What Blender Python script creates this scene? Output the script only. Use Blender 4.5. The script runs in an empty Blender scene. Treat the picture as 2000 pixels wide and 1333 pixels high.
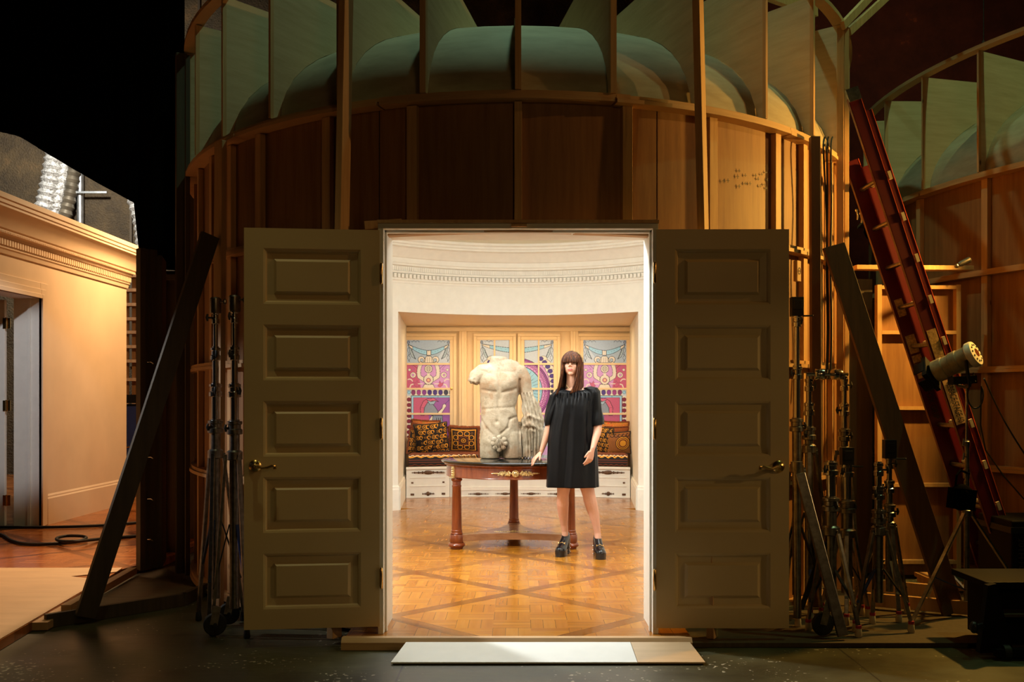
import bpy, bmesh, math, random
import numpy as np
from mathutils import Vector, Matrix, Euler, noise

S = bpy.context.scene
C = S.collection
PI = math.pi
R = math.radians
F = 1980.0            # focal length in pixels of the 2000 px frame
CZ = 1.425            # camera height
FZ = 0.06             # height of the interior floor

# ------------------------------------------------------------ camera, world, exposure
cam = bpy.data.objects.new('camera', bpy.data.cameras.new('camera'))
C.objects.link(cam)
cam.location = (0, 0, CZ)
cam.rotation_euler = (PI / 2, 0, 0)
cam.data.sensor_width = 36
cam.data.lens = F / 2000 * 36
cam.data.shift_x = -0.006
cam.data.shift_y = (779 - 666.5) / 2000
cam.data.clip_end = 200
S.camera = cam
S.view_settings.view_transform = 'Standard'
S.view_settings.look = 'None'
S.view_settings.gamma = 1
S.view_settings.exposure = 0.0
S.view_settings.use_curve_mapping = False
try:
    S.cycles.use_denoising = True
    S.cycles.max_bounces = 6
    S.cycles.sample_clamp_indirect = 4
except Exception:
    pass
W = bpy.data.worlds.new('world')
S.world = W
W.use_nodes = True
W.node_tree.nodes['Background'].inputs[0].default_value = (1.0, 0.55, 0.28, 1)
W.node_tree.nodes['Background'].inputs[1].default_value = 0.0022

def area(name, loc, aim, size, power, col, size_y=None, spread=None):
    l = bpy.data.lights.new(name, 'AREA')
    l.energy = power; l.color = col; l.size = size
    if size_y: l.shape = 'RECTANGLE'; l.size_y = size_y
    if spread: l.spread = R(spread)
    o = bpy.data.objects.new(name, l); C.objects.link(o)
    o.location = loc
    o.rotation_euler = (Vector(aim) - Vector(loc)).to_track_quat('-Z', 'Y').to_euler()
    return o
def spot(name, loc, aim, power, col, ang, blend=0.5, r=0.05):
    l = bpy.data.lights.new(name, 'SPOT')
    l.energy = power; l.color = col; l.spot_size = R(ang); l.spot_blend = blend; l.shadow_soft_size = r
    o = bpy.data.objects.new(name, l); C.objects.link(o)
    o.location = loc
    o.rotation_euler = (Vector(aim) - Vector(loc)).to_track_quat('-Z', 'Y').to_euler()
    return o
spot('stage_edge_light', (7.8, 4.9, 5.0), (-0.2, 6.0, 3.0), 340, (1.0, 0.50, 0.14), 26, 0.6, 0.05)
# inside the rotunda: a hard white key at the left, a soft fill added under the ceiling, warm lamps in the alcove
area('room_key_light', (-2.0, 7.45, 3.1), (0.75, 6.6, 0.4), 0.20, 210, (0.96, 1.0, 1.0))
area('room_fill_light', (0.0, 8.9, 3.27), (0.0, 9.2, 0), 2.6, 142, (0.92, 0.98, 1.0))
area('room_wall_light', (1.7, 7.6, 3.0), (-0.4, 12.6, 2.2), 0.5, 42, (0.93, 0.98, 1.0))
area('alcove_light', (0.0, 13.9, 2.44), (0.0, 14.2, 0), 2.4, 32, (1.0, 0.70, 0.32), size_y=0.5)
spot('room_floor_light', (-1.5, 7.6, 3.1), (0.1, 11.6, 0.0), 300, (1.0, 0.90, 0.68), 34, 1.0, 0.25)
# the dark stage: a warm key from the right, green overhead lamp, faint general light
spot('stage_key_light', (4.0, 6.98, 3.0), (1.9, 7.0, 1.9), 385, (1.0, 0.52, 0.09), 104, 0.35, 0.05)
spot('stage_spill_light', (7.6, 3.7, 3.3), (0.75, 5.9, 0.75), 270, (1.0, 0.64, 0.24), 19, 0.7, 0.05)
spot('stage_green_light', (0.25, 7.7, 7.6), (0.3, 7.7, 3.8), 210, (0.55, 1.0, 0.66), 110, 0.7, 0.06)
spot('stage_side_green_light', (4.4, 6.0, 7.8), (3.2, 8.0, 3.7), 230, (0.62, 1.0, 0.45), 85, 0.7, 0.06)
spot('stage_floor_light', (-1.4, 4.6, 6.5), (-2.0, 5.35, 0), 110, (1.0, 0.95, 0.45), 42, 0.9, 0.05)
area('stage_front_fill', (1.5, -1.5, 3.6), (0.6, 6.0, 1.1), 0.8, 18, (1.0, 0.58, 0.20))  # added fill from behind the camera, lifts the dim doors
area('stage_back_fill', (6.5, 12.5, 7.5), (5.0, 16.6, 5.0), 0.5, 26, (1.0, 0.5, 0.25))  # added lamp, lifts the dark back wall on the right
# the lit room on the left and the stage wall behind it
area('left_room_light', (-3.7, 12.4, 4.0), (-5.0, 12.7, 1.6), 0.4, 130, (1.0, 0.62, 0.30))
spot('left_room_floor_light', (-3.42, 11.4, 4.3), (-4.0, 7.2, 0), 1500, (1.0, 0.62, 0.32), 46, 0.8, 0.10)
spot('left_edge_fill', (-4.6, 6.35, 2.6), (-2.4, 6.55, 1.3), 190, (0.92, 0.96, 1.0), 34, 0.8, 0.03)  # added unseen lamp that whitens the edge of the left brace
spot('left_jamb_fill', (-3.7, 7.6, 3.5), (-5.2, 10.8, 1.5), 240, (0.96, 0.97, 1.0), 27, 0.5, 0.06)  # added unseen fill aimed at the left door jamb to brighten it
area('back_wall_light', (-7.2, 14.6, 6.4), (-8.4, 18.0, 4.2), 0.4, 330, (1.0, 0.95, 0.85))

# ------------------------------------------------------------ placing helpers
def P(px, py, d):
    return Vector(((px - 1012) / F * d, d, CZ - (py - 779) / F * d))
def G(px, py, z=0.0):
    d = (CZ - z) * F / (py - 779)
    return Vector(((px - 1012) / F * d, d, z))

def tag(o, label=None, cat=None, group=None, kind=None):
    if label: o['label'] = label
    if cat: o['category'] = cat
    if group: o['group'] = group
    if kind: o['kind'] = kind
    return o
def thing(name, loc, label, cat, group=None, kind=None):
    o = bpy.data.objects.new(name, None)
    C.objects.link(o); o.location = loc; o.empty_display_size = 0.1
    return tag(o, label, cat, group, kind)

# ------------------------------------------------------------ materials
class NT:
    def __init__(s, name, rough=0.6, metal=0.0, spec=0.5):
        s.mat = bpy.data.materials.new(name); s.mat.use_nodes = True
        s.nt = s.mat.node_tree; s.b = s.nt.nodes['Principled BSDF']
        s.b.inputs['Roughness'].default_value = rough
        s.b.inputs['Metallic'].default_value = metal
        s.b.inputs['Specular IOR Level'].default_value = spec
        s._c = None
    def put(s, inp, v):
        if isinstance(v, bpy.types.NodeSocket): s.nt.links.new(v, inp)
        else: inp.default_value = v
    def m(s, op, a, b=None, c=None):
        n = s.nt.nodes.new('ShaderNodeMath'); n.operation = op
        s.put(n.inputs[0], a)
        if b is not None: s.put(n.inputs[1], b)
        if c is not None: s.put(n.inputs[2], c)
        return n.outputs[0]
    def coord(s):
        if not s._c: s._c = s.nt.nodes.new('ShaderNodeTexCoord').outputs['Object']
        return s._c
    def xyz(s):
        n = s.nt.nodes.new('ShaderNodeSeparateXYZ'); s.nt.links.new(s.coord(), n.inputs[0])
        return n.outputs
    def comb(s, x, y, z=0.0):
        n = s.nt.nodes.new('ShaderNodeCombineXYZ')
        for i, v in enumerate((x, y, z)): s.put(n.inputs[i], v)
        return n.outputs[0]
    def noise(s, scale=(1, 1, 1), k=5.0, detail=3.0, vec=None, rough=0.55):
        mp = s.nt.nodes.new('ShaderNodeMapping'); mp.inputs['Scale'].default_value = scale
        s.nt.links.new(vec or s.coord(), mp.inputs[0])
        n = s.nt.nodes.new('ShaderNodeTexNoise'); n.inputs['Scale'].default_value = k
        n.inputs['Detail'].default_value = detail; n.inputs['Roughness'].default_value = rough
        s.nt.links.new(mp.outputs[0], n.inputs['Vector'])
        return n.outputs[0]
    def white(s, vec):
        n = s.nt.nodes.new('ShaderNodeTexWhiteNoise'); n.noise_dimensions = '3D'
        s.nt.links.new(vec, n.inputs[0]); return n.outputs[0]
    def ramp(s, fac, stops, interp='LINEAR'):
        n = s.nt.nodes.new('ShaderNodeValToRGB'); n.color_ramp.interpolation = interp
        e = n.color_ramp.elements
        while len(e) < len(stops): e.new(0.5)
        for i, (p, c) in enumerate(stops):
            e[i].position = p; e[i].color = tuple(c) + (1,) if len(c) == 3 else c
        s.put(n.inputs[0], fac); return n.outputs[0]
    def mix(s, f, a, b, mode='MIX'):
        n = s.nt.nodes.new('ShaderNodeMix'); n.data_type = 'RGBA'; n.blend_type = mode
        s.put(n.inputs[0], f)
        for i, v in ((6, a), (7, b)):
            if not isinstance(v, bpy.types.NodeSocket): v = tuple(v) + (1,)
            s.put(n.inputs[i], v)
        return n.outputs[2]
    def color(s, v):
        if not isinstance(v, bpy.types.NodeSocket): v = tuple(v)[:3] + (1,)
        s.put(s.b.inputs['Base Color'], v); return s
    def bump(s, h, strength=0.2, dist=0.01):
        n = s.nt.nodes.new('ShaderNodeBump'); n.inputs['Strength'].default_value = strength
        n.inputs['Distance'].default_value = dist
        s.put(n.inputs['Height'], h); s.nt.links.new(n.outputs[0], s.b.inputs['Normal']); return s
def lin(r, g, b):
    f = lambda c: (c / 255 / 12.92) if c <= 10 else ((c / 255 + 0.055) / 1.055) ** 2.4
    return (f(r), f(g), f(b))
M = {}
def plain(name, col, rough=0.5, metal=0.0, var=0.12, k=12.0, bump=0.0):
    t = NT(name, rough, metal)
    n = t.noise(k=k)
    t.color(t.ramp(n, [(0.3, [c * (1 - var) for c in col]), (0.7, [min(1, c * (1 + var)) for c in col])]))
    if bump: t.bump(n, bump)
    M[name] = t.mat; return t
def wood(name, dark, light, scale=(14, 14, 1.2), rough=0.55, knots=False, bump=0.1, k=2.2):
    t = NT(name, rough)
    g = t.noise(scale, k, 5.0, rough=0.62)
    g2 = t.noise((1, 1, 0.6), 1.3, 2.0)
    c = t.ramp(g, [(0.25, dark), (0.5, [(a + b) / 2 for a, b in zip(dark, light)]), (0.78, light)])
    c = t.mix(t.m('MULTIPLY', g2, 0.5), c, dark)
    if knots:
        v = t.nt.nodes.new('ShaderNodeTexVoronoi'); v.inputs['Scale'].default_value = 2.6
        mp = t.nt.nodes.new('ShaderNodeMapping'); mp.inputs['Scale'].default_value = (1.6, 1.6, 1.0)
        t.nt.links.new(t.coord(), mp.inputs[0]); t.nt.links.new(mp.outputs[0], v.inputs['Vector'])
        kn = t.ramp(v.outputs['Distance'], [(0.035, (1, 1, 1)), (0.075, (0, 0, 0))])
        c = t.mix(kn, c, [d * 0.25 for d in dark])
    t.color(c).bump(g, bump)
    M[name] = t.mat; return t
wood('luan', (0.20, 0.085, 0.030), (0.42, 0.21, 0.075), (9, 9, 0.7), 0.6)
wood('ply', (0.52, 0.36, 0.20), (0.72, 0.56, 0.36), (1.2, 1.2, 11), 0.7)
wood('pine', (0.46, 0.25, 0.10), (0.70, 0.45, 0.22), (16, 16, 0.9), 0.6, knots=True)
wood('pine_flat', (0.44, 0.24, 0.10), (0.66, 0.42, 0.20), (1.0, 1.0, 16), 0.6)
wood('shaded_pine', (0.10, 0.045, 0.016), (0.20, 0.095, 0.035), (12, 12, 0.8), 0.6)  # pine darkened: shade of the unlit faces is put into the colour
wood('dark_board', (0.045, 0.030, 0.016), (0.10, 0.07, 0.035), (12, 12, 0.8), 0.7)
wood('pale_plywood_sheet', (0.50, 0.34, 0.19), (0.70, 0.50, 0.30), (1, 5, 5), 0.55)
wood('mahogany', (0.10, 0.018, 0.005), (0.30, 0.072, 0.018), (10, 10, 1.5), 0.22, bump=0.02)
wood('mahogany_top', (0.24, 0.10, 0.04), (0.45, 0.22, 0.10), (2, 10, 10), 0.25, bump=0.02)
plain('cream_paint', (0.80, 0.76, 0.66), 0.5, var=0.03)
plain('warm_paint', (0.80, 0.60, 0.36), 0.5, var=0.03)
plain('white_paint', (0.78, 0.76, 0.70), 0.45, var=0.03)
plain('room_paint', (0.78, 0.58, 0.38), 0.55, var=0.05, k=2)
plain('door_paint', (0.56, 0.42, 0.22), 0.42, var=0.03, k=3)
plain('chrome', (0.62, 0.62, 0.64), 0.18, 1.0, var=0.05)
plain('worn_steel', (0.30, 0.28, 0.26), 0.32, 1.0, var=0.3, k=30)
plain('black_metal', (0.02, 0.02, 0.022), 0.4, 0.2, var=0.3)
plain('blue_bar', (0.02, 0.04, 0.16), 0.4, 0.2)
plain('rubber', (0.55, 0.47, 0.34), 0.7, var=0.1)
plain('red_tape', (0.35, 0.02, 0.05), 0.6)
plain('black_rubber', (0.012, 0.012, 0.012), 0.6)
plain('brass', (0.65, 0.42, 0.16), 0.25, 1.0)
plain('gilt', (0.62, 0.47, 0.22), 0.35, 0.8, var=0.35, k=60)
plain('bronze_mount', (0.11, 0.05, 0.02), 0.5, 0.3, var=0.4, k=60)
plain('ladder_red', (0.085, 0.003, 0.006), 0.38, var=0.15, k=4)
plain('ladder_highlight', (0.8, 0.13, 0.05), 0.35)  # bright orange that carries the highlight on the rail flanges
plain('sticker', (0.42, 0.26, 0.10), 0.6, var=0.45, k=70)
plain('tape_paper', (0.82, 0.52, 0.26), 0.6, var=0.06)
plain('ink', (0.02, 0.015, 0.015), 0.6)
plain('black_cloth', (0.0025, 0.002, 0.002), 0.95).b.inputs['Specular IOR Level'].default_value = 0.02
plain('black_paint', (0.005, 0.004, 0.004), 0.6).b.inputs['Specular IOR Level'].default_value = 0.15
plain('navy_paint', (0.012, 0.02, 0.09), 0.5)
plain('lamp_body', (0.30, 0.25, 0.14), 0.5, var=0.35, k=18)
plain('lamp_cap', (0.80, 0.74, 0.60), 0.4)
plain('skin', (0.55, 0.29, 0.19), 0.5, var=0.05, k=20).b.inputs['Subsurface Weight'].default_value = 0.05
plain('lips', (0.42, 0.11, 0.10), 0.4)
plain('eye_white', (0.26, 0.20, 0.17), 0.25)
plain('eye_dark', (0.03, 0.018, 0.012), 0.15)
plain('leather', (0.008, 0.008, 0.009), 0.16)
plain('ornament_black', (0.02, 0.015, 0.01), 0.5)
plain('fringe_fabric', (0.20, 0.052, 0.015), 0.9, var=0.5, k=90, bump=0.6)
plain('galvanised', (0.55, 0.58, 0.60), 0.35, 0.9, var=0.2)
t = NT('foil', 0.3, 0.45); n = t.noise((1, 1, 1), 26, 4); t.color(t.ramp(n, [(0.3, (0.25, 0.24, 0.22)), (0.7, (0.9, 0.9, 0.88))])).bump(n, 0.9, 0.03); M['foil'] = t.mat
t = NT('hair', 0.45, spec=0.18); n = t.noise((70, 70, 1.0), 2.0, 2)
t.color(t.ramp(n, [(0.32, (0.018, 0.006, 0.003)), (0.55, (0.07, 0.021, 0.007)), (0.75, (0.24, 0.08, 0.025))])).bump(n, 0.3); M['hair'] = t.mat
t = NT('satin', 0.42, spec=0.12); n = t.noise((1, 1, 1), 140, 2)
t.color((0.004, 0.004, 0.0045)).bump(n, 0.05); M['satin'] = t.mat
t = NT('marble_black', 0.06); n = t.noise((1, 1, 1), 7, 8, rough=0.7)
t.color(t.ramp(n, [(0.60, (0.008, 0.009, 0.009)), (0.66, (0.10, 0.10, 0.09)), (0.69, (0.01, 0.011, 0.011))])); M['marble_black'] = t.mat
t = NT('aged_stone', 0.75); n = t.noise(k=9, detail=6, rough=0.65); n2 = t.noise(k=3.2, detail=5); n3 = t.noise(k=55, detail=3)
c = t.ramp(n, [(0.28, (0.17, 0.12, 0.065)), (0.5, (0.31, 0.25, 0.17)), (0.75, (0.40, 0.34, 0.25))])
c = t.mix(t.ramp(t.m('MULTIPLY', n2, t.m('ADD', n, 0.35)), [(0.43, (0, 0, 0)), (0.53, (0.8, 0.8, 0.8))]), c, (0.24, 0.14, 0.07))
c = t.mix(t.ramp(n3, [(0.70, (0, 0, 0)), (0.76, (0.6, 0.6, 0.6))]), c, (0.16, 0.10, 0.06))
t.color(c).bump(t.m('ADD', n, t.m('MULTIPLY', n3, 0.6)), 0.5, 0.012); M['aged_stone'] = t.mat
t = NT('insulation', 0.8); n = t.noise(k=1.1, detail=6, rough=0.7); n2 = t.noise((1, 1, 1), 30, 2)
t.color(t.ramp(n, [(0.35, (0.02, 0.013, 0.006)), (0.58, (0.07, 0.045, 0.018)), (0.75, (0.16, 0.085, 0.03))])).bump(n2, 0.9, 0.03); M['insulation'] = t.mat
t = NT('insulation_red', 0.8); n = t.noise(k=1.5, detail=6, rough=0.7)
t.color(t.ramp(n, [(0.4, (0.05, 0.014, 0.007)), (0.62, (0.09, 0.025, 0.01)), (0.74, (0.35, 0.09, 0.02))])).bump(n, 0.6, 0.03); M['insulation_red'] = t.mat

# stage floor: worn dark olive paint on sheets, with seams, scuffs and paint spatter
t = NT('stage_floor', 0.42)
x, y, z = t.xyz()
n = t.noise(k=0.9, detail=6, rough=0.62); n2 = t.noise((1, 3, 1), 9, 5); n3 = t.noise(k=34, detail=1)
c = t.ramp(n, [(0.35, (0.028, 0.024, 0.010)), (0.52, (0.066, 0.062, 0.024)), (0.68, (0.12, 0.12, 0.060))])
c = t.mix(t.m('MULTIPLY', n2, 0.5), c, (0.03, 0.024, 0.012))
spk = t.ramp(t.m('MULTIPLY', n3, t.m('ADD', t.noise(k=1.6, detail=2), 0.45)), [(0.69, (0, 0, 0)), (0.72, (1, 1, 1))])
c = t.mix(spk, c, (0.40, 0.37, 0.28))
def seam(v, off, per, w):
    f = t.m('FRACT', t.m('DIVIDE', t.m('ADD', v, 100 * per - off), per))
    return t.m('LESS_THAN', f, w / per)
sm = t.m('MAXIMUM', seam(y, 6.10, 1.22, 0.010), seam(x, -0.62, 2.44, 0.010))
c = t.mix(sm, c, (0.006, 0.005, 0.003))
t.color(c).bump(t.m('ADD', n2, t.m('MULTIPLY', sm, -2.0)), 0.15, 0.01)
t.put(t.b.inputs['Roughness'], t.ramp(n, [(0.3, (0.35,) * 3), (0.7, (0.62,) * 3)]))
M['stage_floor'] = t.mat

def parquet(name, tone, off=(0.0, 7.075), side=1.14):
    """large diagonal frames with basket-woven blocks inside"""
    t = NT(name, 0.22)
    x, y, z = t.xyz()
    xs = t.m('ADD', x, 60.0 - off[0]); ys = t.m('ADD', y, 60.0 - off[1])
    xs0 = t.m('SUBTRACT', x, off[0]); ys0 = t.m('SUBTRACT', y, off[1])
    q = 0.70711 / side
    u = t.m('MULTIPLY', t.m('ADD', xs0, ys0), q); v = t.m('MULTIPLY', t.m('SUBTRACT', ys0, xs0), q)
    fu = t.m('FRACT', t.m('ADD', u, 60.0)); fv = t.m('FRACT', t.m('ADD', v, 60.0))
    w = 0.085
    bu = t.m('MAXIMUM', t.m('LESS_THAN', fu, w), t.m('LESS_THAN', fv, w))
    # basket weave
    cell = 0.225
    cx = t.m('FLOOR', t.m('DIVIDE', xs, cell)); cy = t.m('FLOOR', t.m('DIVIDE', ys, cell))
    par = t.m('MODULO', t.m('ADD', cx, cy), 2.0)
    pl = cell / 3
    px_ = t.m('FLOOR', t.m('DIVIDE', xs, pl)); py_ = t.m('FLOOR', t.m('DIVIDE', ys, pl))
    sel = t.m('ADD', t.m('MULTIPLY', px_, par), t.m('MULTIPLY', py_, t.m('SUBTRACT', 1.0, par)))
    rnd = t.white(t.comb(t.m('ADD', cx, 0.5), t.m('ADD', cy, 0.5), t.m('ADD', sel, 0.5)))
    fx = t.m('FRACT', t.m('DIVIDE', xs, pl)); fy = t.m('FRACT', t.m('DIVIDE', ys, pl))
    fs = t.m('ADD', t.m('MULTIPLY', fx, par), t.m('MULTIPLY', fy, t.m('SUBTRACT', 1.0, par)))
    line = t.m('LESS_THAN', fs, 0.03)
    grx = t.noise((1.0, 16, 1), 1.6, 3); gry = t.noise((16, 1.0, 1), 1.6, 3)
    gr = t.m('ADD', t.m('MULTIPLY', gry, par), t.m('MULTIPLY', grx, t.m('SUBTRACT', 1.0, par)))
    a = t.m('ADD', t.m('MULTIPLY', rnd, 0.45), t.m('MULTIPLY', gr, 0.55))
    lo, mid, hi = tone
    c = t.ramp(a, [(0.05, lo), (0.5, mid), (0.95, hi)])
    rb = t.white(t.comb(t.m('FLOOR', t.m('ADD', u, 60.0)), t.m('FLOOR', t.m('ADD', v, 60.0)), t.m('LESS_THAN', fu, w)))
    cb = t.ramp(t.m('ADD', t.m('MULTIPLY', rb, 0.5), t.m('MULTIPLY', gr, 0.5)), [(0.2, [q * 0.62 for q in lo]), (0.9, [q * 0.85 for q in mid])])
    c = t.mix(bu, c, cb)
    edge = t.m('MAXIMUM', t.m('LESS_THAN', t.m('ABSOLUTE', t.m('SUBTRACT', fu, w)), 0.004), t.m('LESS_THAN', t.m('ABSOLUTE', t.m('SUBTRACT', fv, w)), 0.004))
    edge = t.m('MAXIMUM', edge, t.m('MAXIMUM', t.m('LESS_THAN', fu, 0.004), t.m('LESS_THAN', fv, 0.004)))
    ln = t.m('MAXIMUM', t.m('MULTIPLY', line, t.m('SUBTRACT', 1.0, bu)), edge)
    c = t.mix(t.m('MULTIPLY', ln, 0.7), c, [k * 0.25 for k in lo])
    t.color(c).bump(t.m('SUBTRACT', gr, ln), 0.10, 0.004)
    t.put(t.b.inputs['Roughness'], t.ramp(gr, [(0.3, (0.15,) * 3), (0.7, (0.27,) * 3)]))
    M[name] = t.mat
parquet('parquet', ((0.29, 0.095, 0.008), (0.38, 0.14, 0.011), (0.49, 0.21, 0.024)))
parquet('parquet_red', ((0.20, 0.055, 0.012), (0.36, 0.115, 0.026), (0.50, 0.19, 0.05)), (-4, 9), 0.9)
# surface whose colours are carried per vertex (painted glass, printed fabric)
def attr_mat(name, rough, emit=0.0, bump=0.0, tint=1.0):
    t = NT(name, rough)
    a = t.nt.nodes.new('ShaderNodeAttribute'); a.attribute_name = 'paint'
    t.color(t.mix(tint, (0, 0, 0), a.outputs['Color']))
    if emit:
        t.nt.links.new(a.outputs['Color'], t.b.inputs['Emission Color']); t.b.inputs['Emission Strength'].default_value = emit
    if bump: t.bump(t.noise(k=220, detail=2), bump)
    M[name] = t.mat
attr_mat('stained_glass', 0.25, 0.30, tint=0.5)  # glass glows faintly in its own colours, standing in for light from behind
attr_mat('printed_fabric', 0.75, 0, 0.15)

# ------------------------------------------------------------ mesh builder
class MB:
    def __init__(s): s.v = []; s.f = []; s.mi = []; s.cur = 0
    def mat(s, i): s.cur = i; return s
    def add(s, vs, fs):
        o = len(s.v); s.v += [tuple(v) for v in vs]
        for f in fs: s.f.append(tuple(i + o for i in f)); s.mi.append(s.cur)
        return s
    def box(s, c, d, rot=None):
        x, y, z = d[0] / 2, d[1] / 2, d[2] / 2
        vs = [Vector((a * x, b * y, e * z)) for e in (-1, 1) for b in (-1, 1) for a in (-1, 1)]
        if rot is not None:
            m = rot if isinstance(rot, Matrix) else Euler(rot).to_matrix()
            vs = [m @ v for v in vs]
        c = Vector(c)
        return s.add([v + c for v in vs], [(0, 2, 3, 1), (4, 5, 7, 6), (0, 1, 5, 4), (1, 3, 7, 5), (3, 2, 6, 7), (2, 0, 4, 6)])
    def span(s, a, b):
        a, b = Vector(a), Vector(b)
        return s.box((a + b) / 2, [abs(q) for q in (b - a)])
    def beam(s, p0, p1, w, t, side=(1, 0, 0)):
        """board from p0 to p1, w wide along side, t thick"""
        p0, p1 = Vector(p0), Vector(p1); z = (p1 - p0).normalized()
        x = Vector(side); x = (x - z * x.dot(z)).normalized(); y = z.cross(x)
        return s.box((p0 + p1) / 2, (w, t, (p1 - p0).length), Matrix((x, y, z)).transposed())
    def tube(s, pts, r, n=12, cap=True, ref=None):
        pts = [Vector(p) for p in pts]
        rs = r if isinstance(r, (list, tuple)) else [r] * len(pts)
        L = len(pts); tan = []
        for i in range(L):
            a = pts[max(0, i - 1)]; b = pts[min(L - 1, i + 1)]
            tan.append((b - a).normalized() if (b - a).length > 1e-9 else Vector((0, 0, 1)))
        up = Vector(ref) if ref else (Vector((0, 1, 0)) if abs(tan[0].y) < 0.9 else Vector((1, 0, 0)))
        vs = []; u = up
        for i in range(L):
            u = (u - tan[i] * u.dot(tan[i]))
            u = u.normalized() if u.length > 1e-6 else tan[i].orthogonal().normalized()
            w = tan[i].cross(u)
            ra, rb = rs[i] if isinstance(rs[i], (tuple, list)) else (rs[i], rs[i])
            for k in range(n):
                a = 2 * PI * k / n
                vs.append(pts[i] + u * math.cos(a) * ra + w * math.sin(a) * rb)
        fs = [(i * n + k, i * n + (k + 1) % n, (i + 1) * n + (k + 1) % n, (i + 1) * n + k) for i in range(L - 1) for k in range(n)]
        if cap: fs += [tuple(range(n))[::-1], tuple((L - 1) * n + k for k in range(n))]
        return s.add(vs, fs)
    def lathe(s, prof, c=(0, 0, 0), n=24, axis=None, sx=1.0, sy=1.0):
        """prof: (radius, height) list, closed with caps"""
        c = Vector(c); m = Matrix.Identity(3)
        if axis is not None:
            m = Vector(axis).to_track_quat('Z', 'Y').to_matrix()
        vs = [c + m @ Vector((r * math.cos(2 * PI * k / n) * sx, r * math.sin(2 * PI * k / n) * sy, h)) for r, h in prof for k in range(n)]
        L = len(prof)
        fs = [(i * n + k, i * n + (k + 1) % n, (i + 1) * n + (k + 1) % n, (i + 1) * n + k) for i in range(L - 1) for k in range(n)]
        fs += [tuple(range(n))[::-1], tuple((L - 1) * n + k for k in range(n))]
        return s.add(vs, fs)
    def ball(s, c, r, n=12, rot=None):
        r = r if isinstance(r, (tuple, list)) else (r, r, r)
        c = Vector(c); m = Euler(rot).to_matrix() if rot else Matrix.Identity(3)
        vs = []; H = max(4, n // 2)
        for i in range(1, H):
            a = PI * i / H
            for k in range(n):
                b = 2 * PI * k / n
                vs.append(c + m @ Vector((r[0] * math.sin(a) * math.cos(b), r[1] * math.sin(a) * math.sin(b), r[2] * math.cos(a))))
        top = len(vs); vs.append(c + m @ Vector((0, 0, r[2]))); vs.append(c - m @ Vector((0, 0, r[2])))
        fs = [(i * n + k, (i + 1) * n + k, (i + 1) * n + (k + 1) % n, i * n + (k + 1) % n) for i in range(H - 2) for k in range(n)]
        fs += [(top, k, (k + 1) % n) for k in range(n)] + [(top + 1, (H - 2) * n + (k + 1) % n, (H - 2) * n + k) for k in range(n)]
        return s.add(vs, fs)
    def prism(s, poly, fn0, fn1):
        """closed polygon mapped through fn0 and fn1 into two faces joined by sides"""
        n = len(poly)
        vs = [fn0(*p) for p in poly] + [fn1(*p) for p in poly]
        return s.add(vs, [tuple(range(n)), tuple(range(2 * n - 1, n - 1, -1))] + [(i, i + n, (i + 1) % n + n, (i + 1) % n) for i in range(n)])
    def arc(s, prof, cx, cy, t0, t1, n=24, close=True):
        """sweep a closed profile [(rx, ry, z), ...] round an ellipse; angle 0 looks at the camera"""
        vs = []; m = len(prof)
        for i in range(n + 1):
            a = t0 + (t1 - t0) * i / n
            for rx, ry, z in prof: vs.append((cx + rx * math.sin(a), cy - ry * math.cos(a), z))
        fs = [(i * m + k, (i + 1) * m + k, (i + 1) * m + (k + 1) % m, i * m + (k + 1) % m) for i in range(n) for k in range(m)]
        if close: fs += [tuple(range(m))[::-1], tuple(n * m + k for k in range(m))]
        return s.add(vs, fs)
    def ring(s, a, b, cx, cy, th, z0, z1, t0, t1, n=24):
        return s.arc([(a, b, z0), (a + th, b + th, z0), (a + th, b + th, z1), (a, b, z1)], cx, cy, t0, t1, n)
    def mesh(s, name):
        me = bpy.data.meshes.new(name); me.from_pydata(s.v, [], s.f)
        me.polygons.foreach_set('material_index', s.mi); me.update()
        bm = bmesh.new(); bm.from_mesh(me); bmesh.ops.recalc_face_normals(bm, faces=bm.faces); bm.to_mesh(me); bm.free()
        return me
    def build(s, name, mats, parent=None, origin=None, smooth=35, bevel=0, label=None, kind=None):
        me = s.mesh(name)
        for m_ in (mats if isinstance(mats, (list, tuple)) else [mats]): me.materials.append(M[m_])
        off = Vector(origin) if origin is not None else (parent_world(parent) if parent else Vector((0, 0, 0)))
        if off.length: me.transform(Matrix.Translation(-off))
        if smooth:
            me.polygons.foreach_set('use_smooth', [True] * len(me.polygons))
            me.set_sharp_from_angle(angle=R(smooth))
        o = bpy.data.objects.new(name, me); C.objects.link(o)
        if parent:
            o.parent = parent
            if origin is not None: o.location = off - parent_world(parent)
        elif origin is not None: o.location = off
        if bevel:
            b = o.modifiers.new('bevel', 'BEVEL'); b.width = bevel; b.segments = 2; b.limit_method = 'ANGLE'
        if label: o['label'] = label
        if kind: o['kind'] = kind
        return o
def parent_world(p):
    v = Vector((0, 0, 0))
    while p: v += p.location; p = p.parent
    return v
def copy_tree(o, parent=None):
    c = o.copy(); C.objects.link(c)
    if parent: c.parent = parent
    for ch in list(o.children): copy_tree(ch, c)
    return c

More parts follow.
